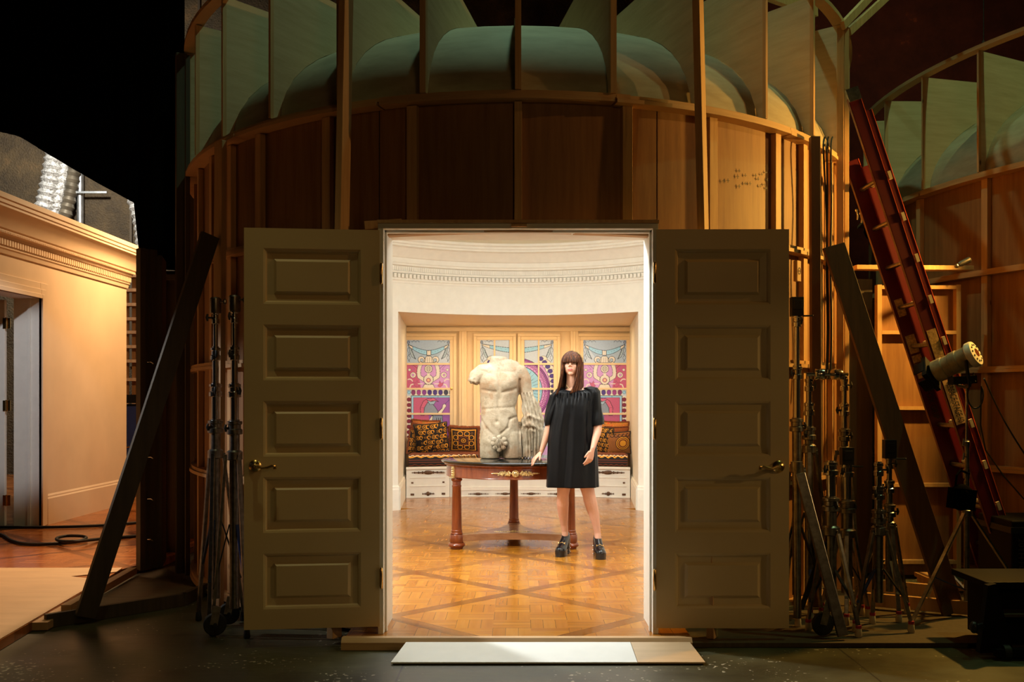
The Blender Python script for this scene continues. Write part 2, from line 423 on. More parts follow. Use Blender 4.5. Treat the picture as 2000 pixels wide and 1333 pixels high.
def font_mesh(name, cu, mat):
    tmp = bpy.data.objects.new('tmp', cu); C.objects.link(tmp)
    dg = bpy.context.evaluated_depsgraph_get(); dg.update()
    me = bpy.data.meshes.new_from_object(tmp.evaluated_get(dg)); me.name = name
    bpy.data.objects.remove(tmp); bpy.data.curves.remove(cu)
    me.materials.clear(); me.materials.append(M[mat])
    o = bpy.data.objects.new(name, me); C.objects.link(o); return o
def remeshed(b, name, mat, voxel, smooth=6, parent=None, sculpt=None, factor=.5):
    me = b.mesh('tmp'); tmp = bpy.data.objects.new('tmp', me); C.objects.link(tmp)
    m = tmp.modifiers.new('r', 'REMESH'); m.mode = 'VOXEL'; m.voxel_size = voxel
    m = tmp.modifiers.new('s', 'SMOOTH'); m.factor = factor; m.iterations = smooth
    dg = bpy.context.evaluated_depsgraph_get(); dg.update()
    me2 = bpy.data.meshes.new_from_object(tmp.evaluated_get(dg)); me2.name = name
    bpy.data.objects.remove(tmp); bpy.data.meshes.remove(me)
    n = len(me2.vertices); co = np.empty(n * 3, np.float32); me2.vertices.foreach_get('co', co); co = co.reshape(-1, 3)
    if sculpt:
        no = np.empty(n * 3, np.float32); me2.vertices.foreach_get('normal', no); no = no.reshape(-1, 3)
        co = sculpt(co.astype(float), no.astype(float))
    if parent: co = co - np.array(parent_world(parent))
    me2.vertices.foreach_set('co', np.asarray(co, np.float32).ravel()); me2.update()
    me2.materials.clear(); me2.materials.append(M[mat]); me2.polygons.foreach_set('material_index', [0] * len(me2.polygons))
    me2.polygons.foreach_set('use_smooth', [True] * len(me2.polygons))
    o = bpy.data.objects.new(name, me2); C.objects.link(o); o.parent = parent
    return o
# ============================================================ the rotunda shell
OA, OB, OC = 2.87, 3.6, 9.5        # outer ellipse of the frame (rails)
IA, IB, IC = 2.72, 3.40, 9.55      # inner wall
NX, NZ = 1.47, 2.49                # alcove opening
DX, DZ = 0.78, 2.41                # door opening

# stage floor and platforms
b = MB(); b.span((-22, -6, -0.2), (22, 26, 0)); tag(b.build('floor', 'stage_floor'), kind='structure')
b = MB()
pts = [(-0.99, 5.775), (0.99, 5.775), (0.99, 6.0)]
pts += [(2.72 * math.sin(R(a)), 9.55 - 3.42 * math.cos(R(a))) for a in range(22, 153, 5)]
pts += [(1.62, 12.6), (1.62, 14.95), (-1.62, 14.95), (-1.62, 12.6)]
pts += [(-2.72 * math.sin(R(a)), 9.55 - 3.42 * math.cos(R(a))) for a in range(152, 21, -5)] + [(-0.99, 6.0)]
b.prism(pts, lambda x, y: (x, y, 0.005), lambda x, y: (x, y, FZ))
tag(b.build('floor_room', 'parquet', smooth=0), kind='structure')
b = MB(); b.prism([(-14, 4.6), (-2.90, 4.6), (-2.92, 5.7), (-3.17, 8.1), (-3.0, 8.6), (-3.0, 19.5), (-14, 19.5)], lambda x, y: (x, y, 0.004), lambda x, y: (x, y, FZ))
tag(b.build('floor_left', 'parquet_red', smooth=0), kind='structure')
b = MB(); b.span((1.0, 5.79, 0.003), (9.5, 7.6, 0.028)); tag(b.build('floor_right', 'dark_board', smooth=0), kind='structure')

# threshold strip and ramp
b = MB(); b.prism([(5.72, 0.003), (5.722, 0.045), (5.745, 0.068), (5.79, 0.068), (5.79, 0.003)], lambda y, z: (-1.0, y, z), lambda y, z: (0.985, y, z))
tag(b.build('threshold_board', 'pine_flat'), 'long worn pale wooden threshold strip across the foot of the doorway', 'threshold')
def sheet(name, mat, pl, lab, cat):
    b = MB(); b.prism(pl, lambda x, y, z: (x, y, z), lambda x, y, z: (x, y, z - 0.008)); return tag(b.build(name, mat, smooth=0), lab, cat)
zf, zb = 0.016, 0.055
plain('ramp_white', (0.82, 0.82, 0.78), 0.4, var=0.02)
sheet('ramp_board', 'ramp_white', [(-0.68, 5.415, zf), (0.637, 5.415, zf), (0.63, 5.70, zb), (-0.63, 5.70, zb)], 'white painted ramp board lying in front of the doorway', 'ramp')
sheet('ramp_board', 'pale_plywood_sheet', [(0.640, 5.415, zf), (1.0, 5.415, zf), (0.965, 5.70, zb), (0.633, 5.70, zb)], 'small bare grey plywood ramp piece right of the white ramp', 'ramp')
b = MB(); b.span((-0.67, 5.425, 0.0005), (0.99, 5.45, 0.0085)).span((-0.62, 5.68, 0.0005), (0.95, 5.70, 0.045))
tag(b.build('ramp_support', 'dark_board'), 'dark wooden battens propping up the ramp boards', 'batten')

# inner wall, one curved wall with openings for door and alcove
def ang(x, a): return math.asin(x / a)
b = MB()
td = ang(DX, IA); tn = PI - ang(NX, IA)
for s in (1, -1):
    b.arc([(IA, IB, FZ), (IA + .03, IB + .03, FZ), (IA + .03, IB + .03, 3.42), (IA, IB, 3.42)], 0, IC, s * td, s * tn, 40)
b.arc([(IA, IB, DZ), (IA + .03, IB + .03, DZ), (IA + .03, IB + .03, 3.42), (IA, IB, 3.42)], 0, IC, -td, td, 16)
b.arc([(IA, IB, NZ), (IA + .03, IB + .03, NZ), (IA + .03, IB + .03, 3.42), (IA, IB, 3.42)], 0, IC, tn, 2 * PI - tn, 20)
tag(b.build('wall_room', 'cream_paint', smooth=50), kind='structure')
yN = IC + IB * math.sqrt(1 - (NX / IA) ** 2)
BY = 14.9
b = MB()
for s in (1, -1):
    b.prism([(NX * s, yN), (1.64 * s, BY), (1.70 * s, BY), ((NX + .05) * s, yN + 0.02)], lambda x, y: (x, y, FZ), lambda x, y: (x, y, NZ + .02))
tag(b.build('wall_alcove_sides', 'cream_paint', smooth=0), kind='structure')
b = MB(); b.span((-1.7, BY, FZ), (1.7, BY + .06, NZ + .1)); tag(b.build('wall_alcove_back', 'warm_paint', smooth=0), kind='structure')
b = MB(); pp = [((IA + .026) * math.sin(tn + (2 * PI - 2 * tn) * i / 16), IC - (IB + .026) * math.cos(tn + (2 * PI - 2 * tn) * i / 16)) for i in range(17)]
b.prism(pp + [(-1.7, BY), (1.7, BY)], lambda x, y: (x, y, NZ), lambda x, y: (x, y, NZ + .04))
tag(b.build('ceiling_alcove', 'warm_paint', smooth=0), kind='structure')
b = MB(); b.prism([((IA + .01) * math.sin(R(a)), IC - (IB + .01) * math.cos(R(a))) for a in range(0, 360, 6)], lambda x, y: (x, y, 3.36), lambda x, y: (x, y, 3.42))
plain('ceiling_paint', (0.74, 0.72, 0.56), 0.6, var=0.02)
tag(b.build('ceiling', 'ceiling_paint', smooth=0), kind='structure')
# crown moulding swept round the room: profile of (projection, height)
crown = [(0, 2.845), (.012, 2.845), (.018, 2.87), (.030, 2.88), (.030, 2.90), (.03, 2.958), (.055, 2.962), (.055, 2.985), (.045, 2.99), (.050, 3.045), (.085, 3.055), (.085, 3.075), (.095, 3.085), (.095, 3.14), (.115, 3.15), (.15, 3.20), (.205, 3.25), (.245, 3.262), (.245, 3.285), (.262, 3.292), (.262, 3.318), (.285, 3.33), (.285, 3.36), (0, 3.36)]
b = MB(); b.arc([(IA - p, IB - p, z) for p, z in crown], 0, IC, 0.001, 2 * PI - 0.001, 264)
tag(b.build('trim_crown', 'cream_paint', smooth=20), kind='structure')
b = MB()
nd = 330
for i in range(nd):
    a = 2 * PI * i / nd
    if not (R(115) < a < R(245)): continue
    b.ring(IA - .064, IB - .064, 0, IC, .040, 2.905, 2.952, a, a + 2 * PI / nd * .60, 1)
for i in range(int(nd * 1.8)):
    a = 2 * PI * i / (nd * 1.8)
    if R(115) < a < R(245): b.ring(IA - .056, IB - .056, 0, IC, .01, 2.992, 3.043, a, a + 2 * PI / (nd * 1.8) * .5, 1)
tag(b.build('trim_dentils', 'cream_paint', smooth=0), kind='structure')
# baseboards
base_prof = lambda: [(0, FZ), (-.03, FZ), (-.03, FZ + .25), (-.022, FZ + .27), (-.022, FZ + .285), (-.008, FZ + .30), (0, FZ + .30)]
b = MB()
for s in (1, -1): b.arc([(IA + p, IB + p, z) for p, z in base_prof()], 0, IC, s * td * 1.12, s * tn, 40)
for s in (1, -1):
    dx, dy = 1.64 - NX, BY - yN; L = math.hypot(dx, dy)
    b.prism([(-q, z) for q, z in base_prof()], lambda q, z: (s * (NX - q), yN - q * .3, z), lambda q, z: (s * (NX + dx * .72 - q), yN + dy * .72, z))
tag(b.build('baseboard_room', 'cream_paint', smooth=20), kind='structure')

# door frame (jambs, head, stops)
b = MB()
for s in (1, -1):
    b.span((s * DX, 5.87, FZ), (s * (DX + .032), 6.30, DZ)); b.span((s * (DX - .012), 5.93, FZ), (s * DX, 5.97, DZ))
b.span((-DX - .032, 5.87, DZ), (DX + .032, 6.30, DZ + .03)); b.span((-DX, 5.93, DZ - .014), (DX, 5.97, DZ))
tag(b.build('trim_door_frame', 'cream_paint', smooth=0, bevel=.002), kind='structure')
b = MB(); b.span((-.815, 5.86, DZ + .032), (.815, 5.905, DZ + .05)); b.span((-.04, 5.85, DZ + .01), (.05, 5.869, DZ + .026))
tag(b.build('trim_door_head', 'pine', smooth=0), kind='structure')

# alcove woodwork: casings round three windows
def alc(px): return (px - 1012) / F * BY
def alz(py): return CZ - (py - 779) / F * BY
b = MB()
b.span((-1.64, BY - .05, alz(648)), (1.64, BY, alz(640)))
for x0, x1 in ((897, 912), (1114, 1129)):
    b.span((alc(x0), BY - .07, .5), (alc(x1), BY, alz(648))); b.span((alc(x0 + 5), BY - .085, .5), (alc(x1 - 5), BY - .07, alz(648)))
tag(b.build('trim_alcove', 'warm_paint', smooth=0, bevel=.004), kind='structure')

# ------------------------------------------------------------ painting helper for glass and fabric
class Canvas:
    def __init__(s, x0, y0, x1, y1, step, bg):
        s.nx = int(round((x1 - x0) / step)) + 1; s.ny = int(round((y1 - y0) / step)) + 1
        s.x, s.y = np.meshgrid(np.linspace(x0, x1, s.nx), np.linspace(y0, y1, s.ny))
        s.c = np.zeros((s.ny, s.nx, 3)); s.c[:] = bg
    def put(s, mask, col): s.c[mask] = col
    def rect(s, x0, y0, x1, y1, col): s.put((s.x >= x0) & (s.x <= x1) & (s.y >= y0) & (s.y <= y1), col)
    def disc(s, cx, cy, rx, col, ry=None, line=None, lw=.8):
        ry = ry or rx; e = np.sqrt(((s.x - cx) / rx) ** 2 + ((s.y - cy) / ry) ** 2)
        s.put(e <= 1, col)
        if line is not None: s.put(np.abs(e - 1) * min(rx, ry) < lw / 2, line)
    def poly(s, pts, col, line=None, lw=.8):
        m = np.zeros(s.x.shape, bool); n = len(pts)
        for i in range(n):
            (xa, ya), (xb, yb) = pts[i], pts[(i + 1) % n]
            if ya == yb: continue
            m ^= ((s.y >= min(ya, yb)) & (s.y < max(ya, yb)) & (s.x < (s.y - ya) * (xb - xa) / (yb - ya) + xa))
        if col is not None: s.put(m, col)
        if line is not None: s.stroke(list(pts) + [pts[0]], lw, line)
    def stroke(s, pts, lw, col):
        for (xa, ya), (xb, yb) in zip(pts[:-1], pts[1:]):
            dx, dy = xb - xa, yb - ya; L = dx * dx + dy * dy + 1e-9
            t_ = np.clip(((s.x - xa) * dx + (s.y - ya) * dy) / L, 0, 1)
            s.put((s.x - xa - t_ * dx) ** 2 + (s.y - ya - t_ * dy) ** 2 < lw * lw / 4, col)
    def arcs(s, cx, cy, r, a0, a1, lw, col, r1=None):
        r1 = r if r1 is None else r1; n = 14
        s.stroke([(cx + (r + (r1 - r) * i / n) * math.cos(R(a0 + (a1 - a0) * i / n)), cy + (r + (r1 - r) * i / n) * math.sin(R(a0 + (a1 - a0) * i / n))) for i in range(n + 1)], lw, col)
    def speckle(s, amt, seed=1):
        rng = np.random.RandomState(seed); s.c *= 1 + (rng.rand(s.ny, s.nx, 1) - .5) * amt; s.c = np.clip(s.c, 0, 1)
def painted(name, cv, posfn, mat, parent=None, thick=None, smooth=False):
    """grid surface carrying the canvas colours; posfn maps the two coordinate arrays to points"""
    X, Y, Z = posfn(cv.x, cv.y)
    V = np.stack([X, Y, Z], -1).reshape(-1, 3); ny, nx = cv.ny, cv.nx
    i = np.arange((ny - 1) * (nx - 1)); q = (i // (nx - 1)) * nx + i % (nx - 1)
    Fc = np.stack([q, q + nx, q + nx + 1, q + 1], -1)
    col = cv.c.reshape(-1, 3)
    if thick is not None:
        X2, Y2, Z2 = thick(cv.x, cv.y); V2 = np.stack([X2, Y2, Z2], -1).reshape(-1, 3)
        st = 6
        V = np.concatenate([V, V2]); Fc = np.concatenate([Fc, Fc[:, ::-1] + ny * nx]); col = np.concatenate([col, col * .6])
        rim = [y * nx for y in range(ny)] + [(ny - 1) * nx + x for x in range(1, nx)] + [y * nx + nx - 1 for y in range(ny - 2, -1, -1)] + [x for x in range(nx - 2, 0, -1)]
        r = np.array(rim); rn = np.roll(r, -1)
        Fc = np.concatenate([Fc, np.stack([r, r + ny * nx, rn + ny * nx, rn], -1)])
    if parent: V = V - np.array(parent_world(parent))
    me = bpy.data.meshes.new(name); me.from_pydata(V.tolist(), [], Fc.tolist()); me.update()
    a = me.color_attributes.new('paint', 'FLOAT_COLOR', 'POINT')
    a.data.foreach_set('color', np.concatenate([col, np.ones((len(col), 1))], 1).astype(np.float32).ravel())
    me.materials.append(M[mat])
    me.polygons.foreach_set('use_smooth', [smooth] * len(me.polygons))
    o = bpy.data.objects.new(name, me); C.objects.link(o)
    if parent: o.parent = parent
    return o
K = (0.015, 0.015, 0.02)
def L3(*c): return lin(*c)
SKY, SKY2, ICE, IVO, MAG, PNK, PUR, VIO, RED, STL = (L3(186, 200, 208), L3(214, 222, 226), L3(170, 220, 236), L3(250, 232, 204), L3(206, 112, 178), L3(226, 160, 212), L3(168, 92, 168), L3(76, 40, 130), L3(214, 98, 130), L3(150, 156, 166))
def garland(cv, x0, x1, y0, s=1.0):
    """swag of ribbon hung between two rosettes with leaves and streamers"""
    w = x1 - x0; cx = (x0 + x1) / 2
    up = [(x0 + w * t, y0 + 7 + 22 * math.sin(PI * t) ** .8 * s) for t in np.linspace(.03, .97, 15)]
    lo = [(x0 + w * t, y0 + 7 + 22 * math.sin(PI * t) ** .8 * s - 8 * (1 - abs(2 * t - 1) ** 3) - 1) for t in np.linspace(.97, .03, 15)]
    cv.poly(up + lo, ICE, K, .9)
    for t in np.linspace(.16, .84, 12):
        yy = y0 + 3 + 22 * math.sin(PI * t) ** .8 * s
        cv.stroke([(x0 + w * t - 1.5, yy - 2), (x0 + w * t, yy), (x0 + w * t + 1.5, yy - 2)], .45, L3(110, 150, 170))
    for a, b_ in ((.03, .13), (.46, .56), (.87, .97)):
        q = [(x0 + w * t, y0 + 7.5 + 22 * math.sin(PI * t) ** .8 * s) for t in np.linspace(a, b_, 4)]
        q2 = [(x0 + w * t, y0 + 6.5 + 22 * math.sin(PI * t) ** .8 * s - 8 * (1 - abs(2 * t - 1) ** 3)) for t in np.linspace(b_, a, 4)]
        cv.poly(q + q2, IVO, K, .8)
    for sx, ex in ((1, x0), (-1, x1)):
        cv.disc(ex + sx * 3, y0 + 4, 2.6, L3(140, 150, 165), line=K, lw=.7)
        cv.poly([(ex + sx * 4, y0 + 12), (ex + sx * 8, y0 + 16), (ex + sx * 15, y0 + 33), (ex + sx * 17, y0 + 37), (ex + sx * 10, y0 + 33), (ex + sx * 6, y0 + 24)], L3(190, 205, 205), K, .8)
        for k in range(5):
            cv.stroke([(ex + sx * (5 + k * 2), y0 + 15 + k * 4), (ex + sx * (10 + k * 1.3), y0 + 19 + k * 4)], .6, K)
        cv.stroke([(ex + sx * (2.5 + 1.6 * math.sin(k * 1.1)), y0 + 8 + k * 2.6) for k in range(14)], .7, K)
        cv.stroke([(ex + sx * (5.5 + 1.4 * math.sin(k * 1.3 + 1)), y0 + 24 + k * 2) for k in range(10)], .6, K)
        cv.stroke([(ex + sx * (8 + 2 * k), y0 + 2.2 + 1.6 * math.sin(k * 1.7)) for k in range(9)], .7, K)
def side_window():
    x0, x1 = 795, 879
    cv = Canvas(x0, 665, x1, 860, .55, SKY)
    cv.put(cv.x + cv.y * .7 > 1345, SKY2)
    garland(cv, x0, x1, 665)
    for s in (-1, 1):
        cv.disc(837 + s * 14, 703, 6.5, IVO, line=K, lw=.9); cv.disc(837 + s * 13, 704, 3.2, SKY, line=K, lw=.7)
    cv.poly([(829, 709), (830, 700), (834, 696), (841, 696), (845, 700), (846, 709)], IVO, K, .9)
    for k in range(4): cv.stroke([(831 + k * 4, 699), (831 + k * 4, 709)], .5, K)
    # second row: scrollwork on pink
    cv.rect(x0, 711, x1, 760, PNK); cv.put((cv.y > 711) & (cv.y < 760) & (cv.x < 815 + (cv.y - 711) * .15), RED)
    cv.stroke([(806, 713), (818, 722)], .7, K); cv.stroke([(868, 713), (857, 722)], .7, K)
    for s in (-1, 1):
        pts = [(837 + s * (15 + 4 * math.sin(PI * t)), 711 + 34 * t) for t in np.linspace(0, .75, 8)] + [(837 + s * 9, 742)]
        cv.stroke(pts, 8, K); cv.stroke(pts, 6.6, IVO)
        cv.disc(837 + s * 30, 733, 5.6, IVO, line=K, lw=.7); cv.disc(837 + s * 30.5, 733, 2.4, PNK, line=K, lw=.5)
        cv.disc(837 + s * 37, 723, 2.6, IVO, line=K, lw=.5)
        cv.arcs(837 + s * 37, 747, 6, -160 if s > 0 else -20, -60 if s > 0 else -120, 2, IVO)
        cv.poly([(837 + s * 18, 755), (837 + s * 22, 744), (837 + s * 25, 749), (837 + s * 30, 747), (837 + s * 27, 754), (837 + s * 23, 757)], RED, K, .4)
        cv.stroke([(837 + s * 12, 750), (837 + s * 20, 750)], 1.8, IVO); cv.stroke([(837 + s * 30, 751), (837 + s * 34, 752), (837 + s * 36, 757)], 2.2, IVO)
        cv.stroke([(837 + s * 33, 714), (837 + s * 27, 722), (837 + s * 33, 724)], .8, PUR)
    cv.poly([(825, 759), (829, 751), (846, 751), (850, 759)], IVO, K, .8)
    cv.disc(837, 742, 9.5, IVO, line=K, lw=.9); cv.rect(834, 727, 840, 736, IVO); cv.disc(837, 721, 7.6, IVO, line=K, lw=.9)
    cv.disc(837, 721, 5, L3(222, 206, 176), line=K, lw=.5); cv.disc(837, 743, 4.2, RED, line=K, lw=.5); cv.disc(837, 743, 2.6, L3(250, 200, 150), line=None)
    for k in range(3): cv.stroke([(835 + k * 2, 717), (835 + k * 2, 725)], .5, K)
    # third and fourth rows: border of beads, helmet with plume
    cv.rect(x0, 760, x1, 860, PUR); cv.put((cv.y > 760) & (cv.x < 832 + (cv.y - 760) * .1), RED)
    cv.rect(x0, 760, x1, 774, IVO); cv.rect(x0, 774, 803, 860, IVO)
    for k in range(8): cv.disc(807.5 + k * 10.6, 767, 4.1, (L3(150, 60, 110), L3(180, 70, 140), L3(150, 60, 150), VIO, VIO, VIO, L3(60, 50, 70), VIO)[k], 5.2, line=K, lw=.5)
    for k in range(8): cv.disc(799, 781 + k * 10.6, 4.2, L3(140, 44, 66), 3.9, line=K, lw=.5)
    cv.rect(x0, 762, 803, 774, SKY2); cv.disc(799, 767, 3, ICE, line=K, lw=.5)
    cv.rect(803, 773.5, x1, 777, ICE); cv.rect(804, 774, 807.5, 860, ICE)
    for a in ((803, 773.5, x1, 773.5), (807.5, 777, x1, 777), (803, 774, 803, 860), (807.5, 777, 807.5, 860), (823, 773.5, 823, 777), (856, 773.5, 856, 777)): cv.stroke([a[:2], a[2:]], .7, K)
    pl = [(822, 812), (821, 797), (827, 784), (836, 779), (847, 778), (857, 785), (846, 783), (835, 787), (829, 797), (829, 812)]
    cv.poly(pl, L3(226, 104, 132), K, .9)
    for k in range(8): cv.stroke([pl[k % 5], pl[9 - k % 5]], .4, L3(160, 60, 90))
    cv.poly([(828, 810), (829, 797), (835, 787), (843, 787), (849, 794), (857, 806), (850, 812)], STL, K, .9)
    cv.poly([(834, 782), (842, 785), (852, 783), (848, 790), (840, 791)], L3(170, 190, 200), K, .8)
    cv.poly([(855, 806), (864, 797), (865, 791), (869, 789), (872, 793), (869, 798), (861, 810)], IVO, K, .8)
    cv.stroke([(869, 790), (x1, 780)], .8, L3(50, 60, 120))
    cv.poly([(826, 838), (836, 824), (844, 812), (848, 818), (836, 838), (836, 846)], IVO, K, .9)
    cv.poly([(846, 812), (864, 812), (865, 828), (852, 834), (843, 830)], STL, K, .9)
    for k in range(3): cv.stroke([(853 + k * 4, 817), (852 + k * 4, 828)], 1.2, K)
    cv.speckle(.22); return cv
def centre_window():
    cv = Canvas(938, 665, 1081, 905, .6, SKY2)
    garland(cv, 938, 1081, 665, .8)
    cv.put(cv.y > 711, PNK); cx, cy = 1010, 764
    for s in (-1, 1):
        for k in range(-5, 5):
            a = R(k * 8.2 - 4); ex, ey = cx + s * 72 * math.cos(a), cy - 9 + 72 * math.sin(a)
            cv.disc(ex, ey, 8.4, IVO, line=K, lw=.7)
        for k in range(-6, 3):
            a = R(k * 8.2); cv.disc(cx + s * 71 * math.cos(a), cy - 9 + 71 * math.sin(a), 4.8, VIO if k < 1 else L3(40, 36, 46), 4.2, line=K, lw=.5)
    cv.disc(cx, cy, 64, L3(150, 60, 140), line=K, lw=1); cv.disc(cx, cy, 60, PNK, line=K, lw=.6)
    for k in range(0, 360, 7):
        a = R(k)
        q = lambda r, da: (cx + r * math.cos(a + R(da)), cy + r * math.sin(a + R(da)))
        cv.stroke([q(51.5, 0), q(58.5, 0), q(58.5, 4.6), q(54, 4.6), q(54, 2.2), q(56, 2.2)], 1.1, L3(150, 30, 110))
    cv.disc(cx, cy, 49, ICE, line=K, lw=1.2)
    for k in range(0, 360, 9):
        a = R(k); long = (k // 9) % 3 == 0
        p0 = (cx + 14 * math.cos(a), cy + 14 * math.sin(a)); r1 = 40 if long else 46
        p1 = (cx + r1 * math.cos(a), cy + r1 * math.sin(a))
        if long: cv.poly([(cx + 12 * math.cos(a - .12), cy + 12 * math.sin(a - .12)), p1, (cx + 12 * math.cos(a + .12), cy + 12 * math.sin(a + .12))], IVO, K, .5)
        else: cv.stroke([(cx + 33 * math.cos(a), cy + 33 * math.sin(a)), p1], .6, K)
    cv.disc(cx, cy, 13, IVO, line=K, lw=1)
    cv.put(cv.y > 826, SKY)
    for s in (-1, 1):
        cv.poly([(cx + s * 44, 828), (cx + s * 56, 838), (cx + s * 68, 860), (cx + s * 54, 852)], SKY2, K, .9)
        for k in range(4): cv.stroke([(cx + s * (46 + 5 * k), 832 + 6 * k), (cx + s * (56 + 3 * k), 834 + 6 * k)], .7, K)
    cv.rect(938, 872, 1081, 905, L3(206, 160, 206))
    cv.speckle(.2, 4); return cv
WY = BY - .012
def window(idx, cv, x0, x1, mirror, xs, label):
    w = thing('window_%d' % idx, (alc((x0 + x1) / 2), WY, .8), None, None, None, 'structure')
    cvx = cv
    if mirror:
        cvx = Canvas(0, 0, 1, 1, 1, K); cvx.x = cv.x.copy(); cvx.y = cv.y; cvx.nx, cvx.ny = cv.nx, cv.ny
        cvx.x = (x0 + x1) - (cv.x[:, ::-1]) if False else x0 + (cv.x - cv.x.min()); cvx.c = cv.c[:, ::-1]
    sel = (cvx.x[0] >= x0 - .01) & (cvx.x[0] <= x1 + .01)
    g = Canvas(0, 0, 1, 1, 1, K); g.x = cvx.x[:, sel]; g.y = cvx.y[:, sel]; g.c = cvx.c[:, sel]; g.ny, g.nx = g.x.shape
    painted('stained_glass_pane', g, lambda x, y: ((x - 1012) / F * BY, np.full_like(x, WY), CZ - (y - 779) / F * BY), 'stained_glass', w)
    b = MB(); yb = cv.y.max()
    for y in (711.5, 760, 808.8, 857): 
        if y < yb: b.span((alc(x0), WY - .03, alz(y + 1.9)), (alc(x1), WY - .001, alz(y - 1.9)))
    for x in xs: b.span((alc(x - 1.5), WY - .028, alz(yb)), (alc(x + 1.5), WY - .001, alz(665)))
    b.build('glazing_bars', 'warm_paint', w, smooth=0, bevel=.003)
    b = MB()
    for g0, g1, dep in ((0, 7, .035), (7, 13, .05)):
        b.span((alc(x0 - g1), WY - dep, alz(yb)), (alc(x0 - g0), WY, alz(665 - g0)))
        if True: b.span((alc(x1 + g0), WY - dep, alz(yb)), (alc(x1 + g1), WY, alz(665 - g0)))
        b.span((alc(x0 - g1), WY - dep, alz(665 - g0)), (alc(x1 + g1), WY, alz(665 - g1)))
    b.build('window_sash', 'warm_paint', w, smooth=0, bevel=.004)
    return w
sw = side_window(); cw = centre_window()
w1 = window(1, sw, 795, 879, False, [], '')
b = MB(); p = Vector((alc(883), WY - .06, alz(760))); b.lathe([(.008, 0), (.008, .03), (.018, .035), (.018, .05), (.006, .056)], p, 10, (0, -1, 0)); b.build('latch_knob', 'brass', w1)
window(2, cw, 938, 995, False, [966], '')
window(3, cw, 1024, 1081, False, [1052], '')
window(4, sw, 1139, 1223, True, [], '')

# ------------------------------------------------------------ built-in benches of the alcove
def bfy(x): return 14.12 - .28 * (x / 1.6) ** 2 + .0
def bench(x0, x1, lab, flat=False):
    c = ((x0 + x1) / 2, 14.3, FZ); o = thing('bench_cabinet', c, lab, 'bench', 'built-in benches of the alcove')
    b = MB(); n = 12
    f = [(x0 + (x1 - x0) * i / n, bfy(x0 + (x1 - x0) * i / n)) for i in range(n + 1)]
    b.prism(f + [(x1, BY - .005), (x0, BY - .005)], lambda x, y: (x, y, FZ + .001), lambda x, y: (x, y, .475))
    b.build('bench_body', 'cream_paint', o, smooth=0)
    def strip(z0, z1, pr, a, d, name, mat='cream_paint'):
        b = MB(); n = 10
        fr = [(a + (d - a) * i / n, bfy(a + (d - a) * i / n)) for i in range(n + 1)]
        b.prism([(x, y - pr) for x, y in fr] + [(x, y + .01) for x, y in fr[::-1]], lambda x, y: (x, y, z0), lambda x, y: (x, y, z1))
        return b.build(name, mat, o, smooth=0, bevel=.002)
    strip(.455, .487, .03, x0, x1, 'bench_top')
    strip(FZ + .001, FZ + .02, .012, x0, x1, 'plinth')
    m = .05
    if flat: strip(.15, .20, .012, x0 + m, x1 - m, 'lower_rail'); strip(.30, .345, .012, x0 + m, x1 - m, 'upper_rail')
    else: strip(.33, .345, .012, x0 + m, x1 - m, 'upper_rail'); strip(.215, .23, .012, x0 + m, x1 - m, 'lower_rail')
    def orn(cx, z, w, h, n_):
        b = MB()
        b.ball((cx, bfy(cx) - .008, z), (w * .16, .01, h), 12)
        for s in (-1, 1):
            for k in range(n_):
                q = .2 + .8 * k / n_; xx = cx + s * w * .5 * q
                b.ball((xx, bfy(xx) - .006, z), (w * .035, .008, h * (.85 - .5 * q) * (1 if k % 2 else .6)), 8)
            b.span((cx, bfy(cx) - .004, z - h * .08), (cx + s * w * .5, bfy(cx + s * w * .5) - .001 + .004, z + h * .08))
        b.build('ornament', 'bronze_mount', o)
    def sq(cx, z, w=.03):
        b = MB(); b.box((cx, bfy(cx) - .006, z), (w, .012, .022 if w < .04 else .028)); b.build('corner_mount', 'bronze_mount', o, smooth=0, bevel=.003)
    mid = (x0 + x1) / 2; hw = (x1 - x0) / 2
    if flat:
        for q in (-.62, -.2, .2, .62): orn(mid + hw * q, .10, .30, .018, 5)
        for q in (-.75, -.25, .25, .75): sq(mid + hw * q, .325)
    else:
        orn(mid, .408, .46, .028, 7); orn(mid, .115, .18, .03, 4)
        for q in (-.72, .72): sq(mid + hw * q, .27); sq(mid + hw * q, .11, .05)
    return o
bench(-1.53, -.95, 'cream curved bench cabinet at the left end of the alcove')
bench(-.90, .90, 'wide cream bench cabinet in the middle of the alcove behind the round table', True)
bench(.95, 1.53, 'cream curved bench cabinet at the right end of the alcove')
for s, l in ((-1, 'cream fluted pilaster between the left and middle bench cabinets'), (1, 'cream fluted pilaster between the middle and right bench cabinets')):
    b = MB(); b.span((s * .902, 14.06, FZ), (s * .948, 14.5, .48))
    for k in range(3): b.span((s * (.908 + k * .014), 14.05, FZ + .02), (s * (.914 + k * .014), 14.06, .46))
    tag(b.build('pilaster', 'cream_paint', smooth=0), l, 'pilaster')
BK, GO, BR = L3(22, 12, 10), L3(226, 156, 40), L3(110, 50, 24)
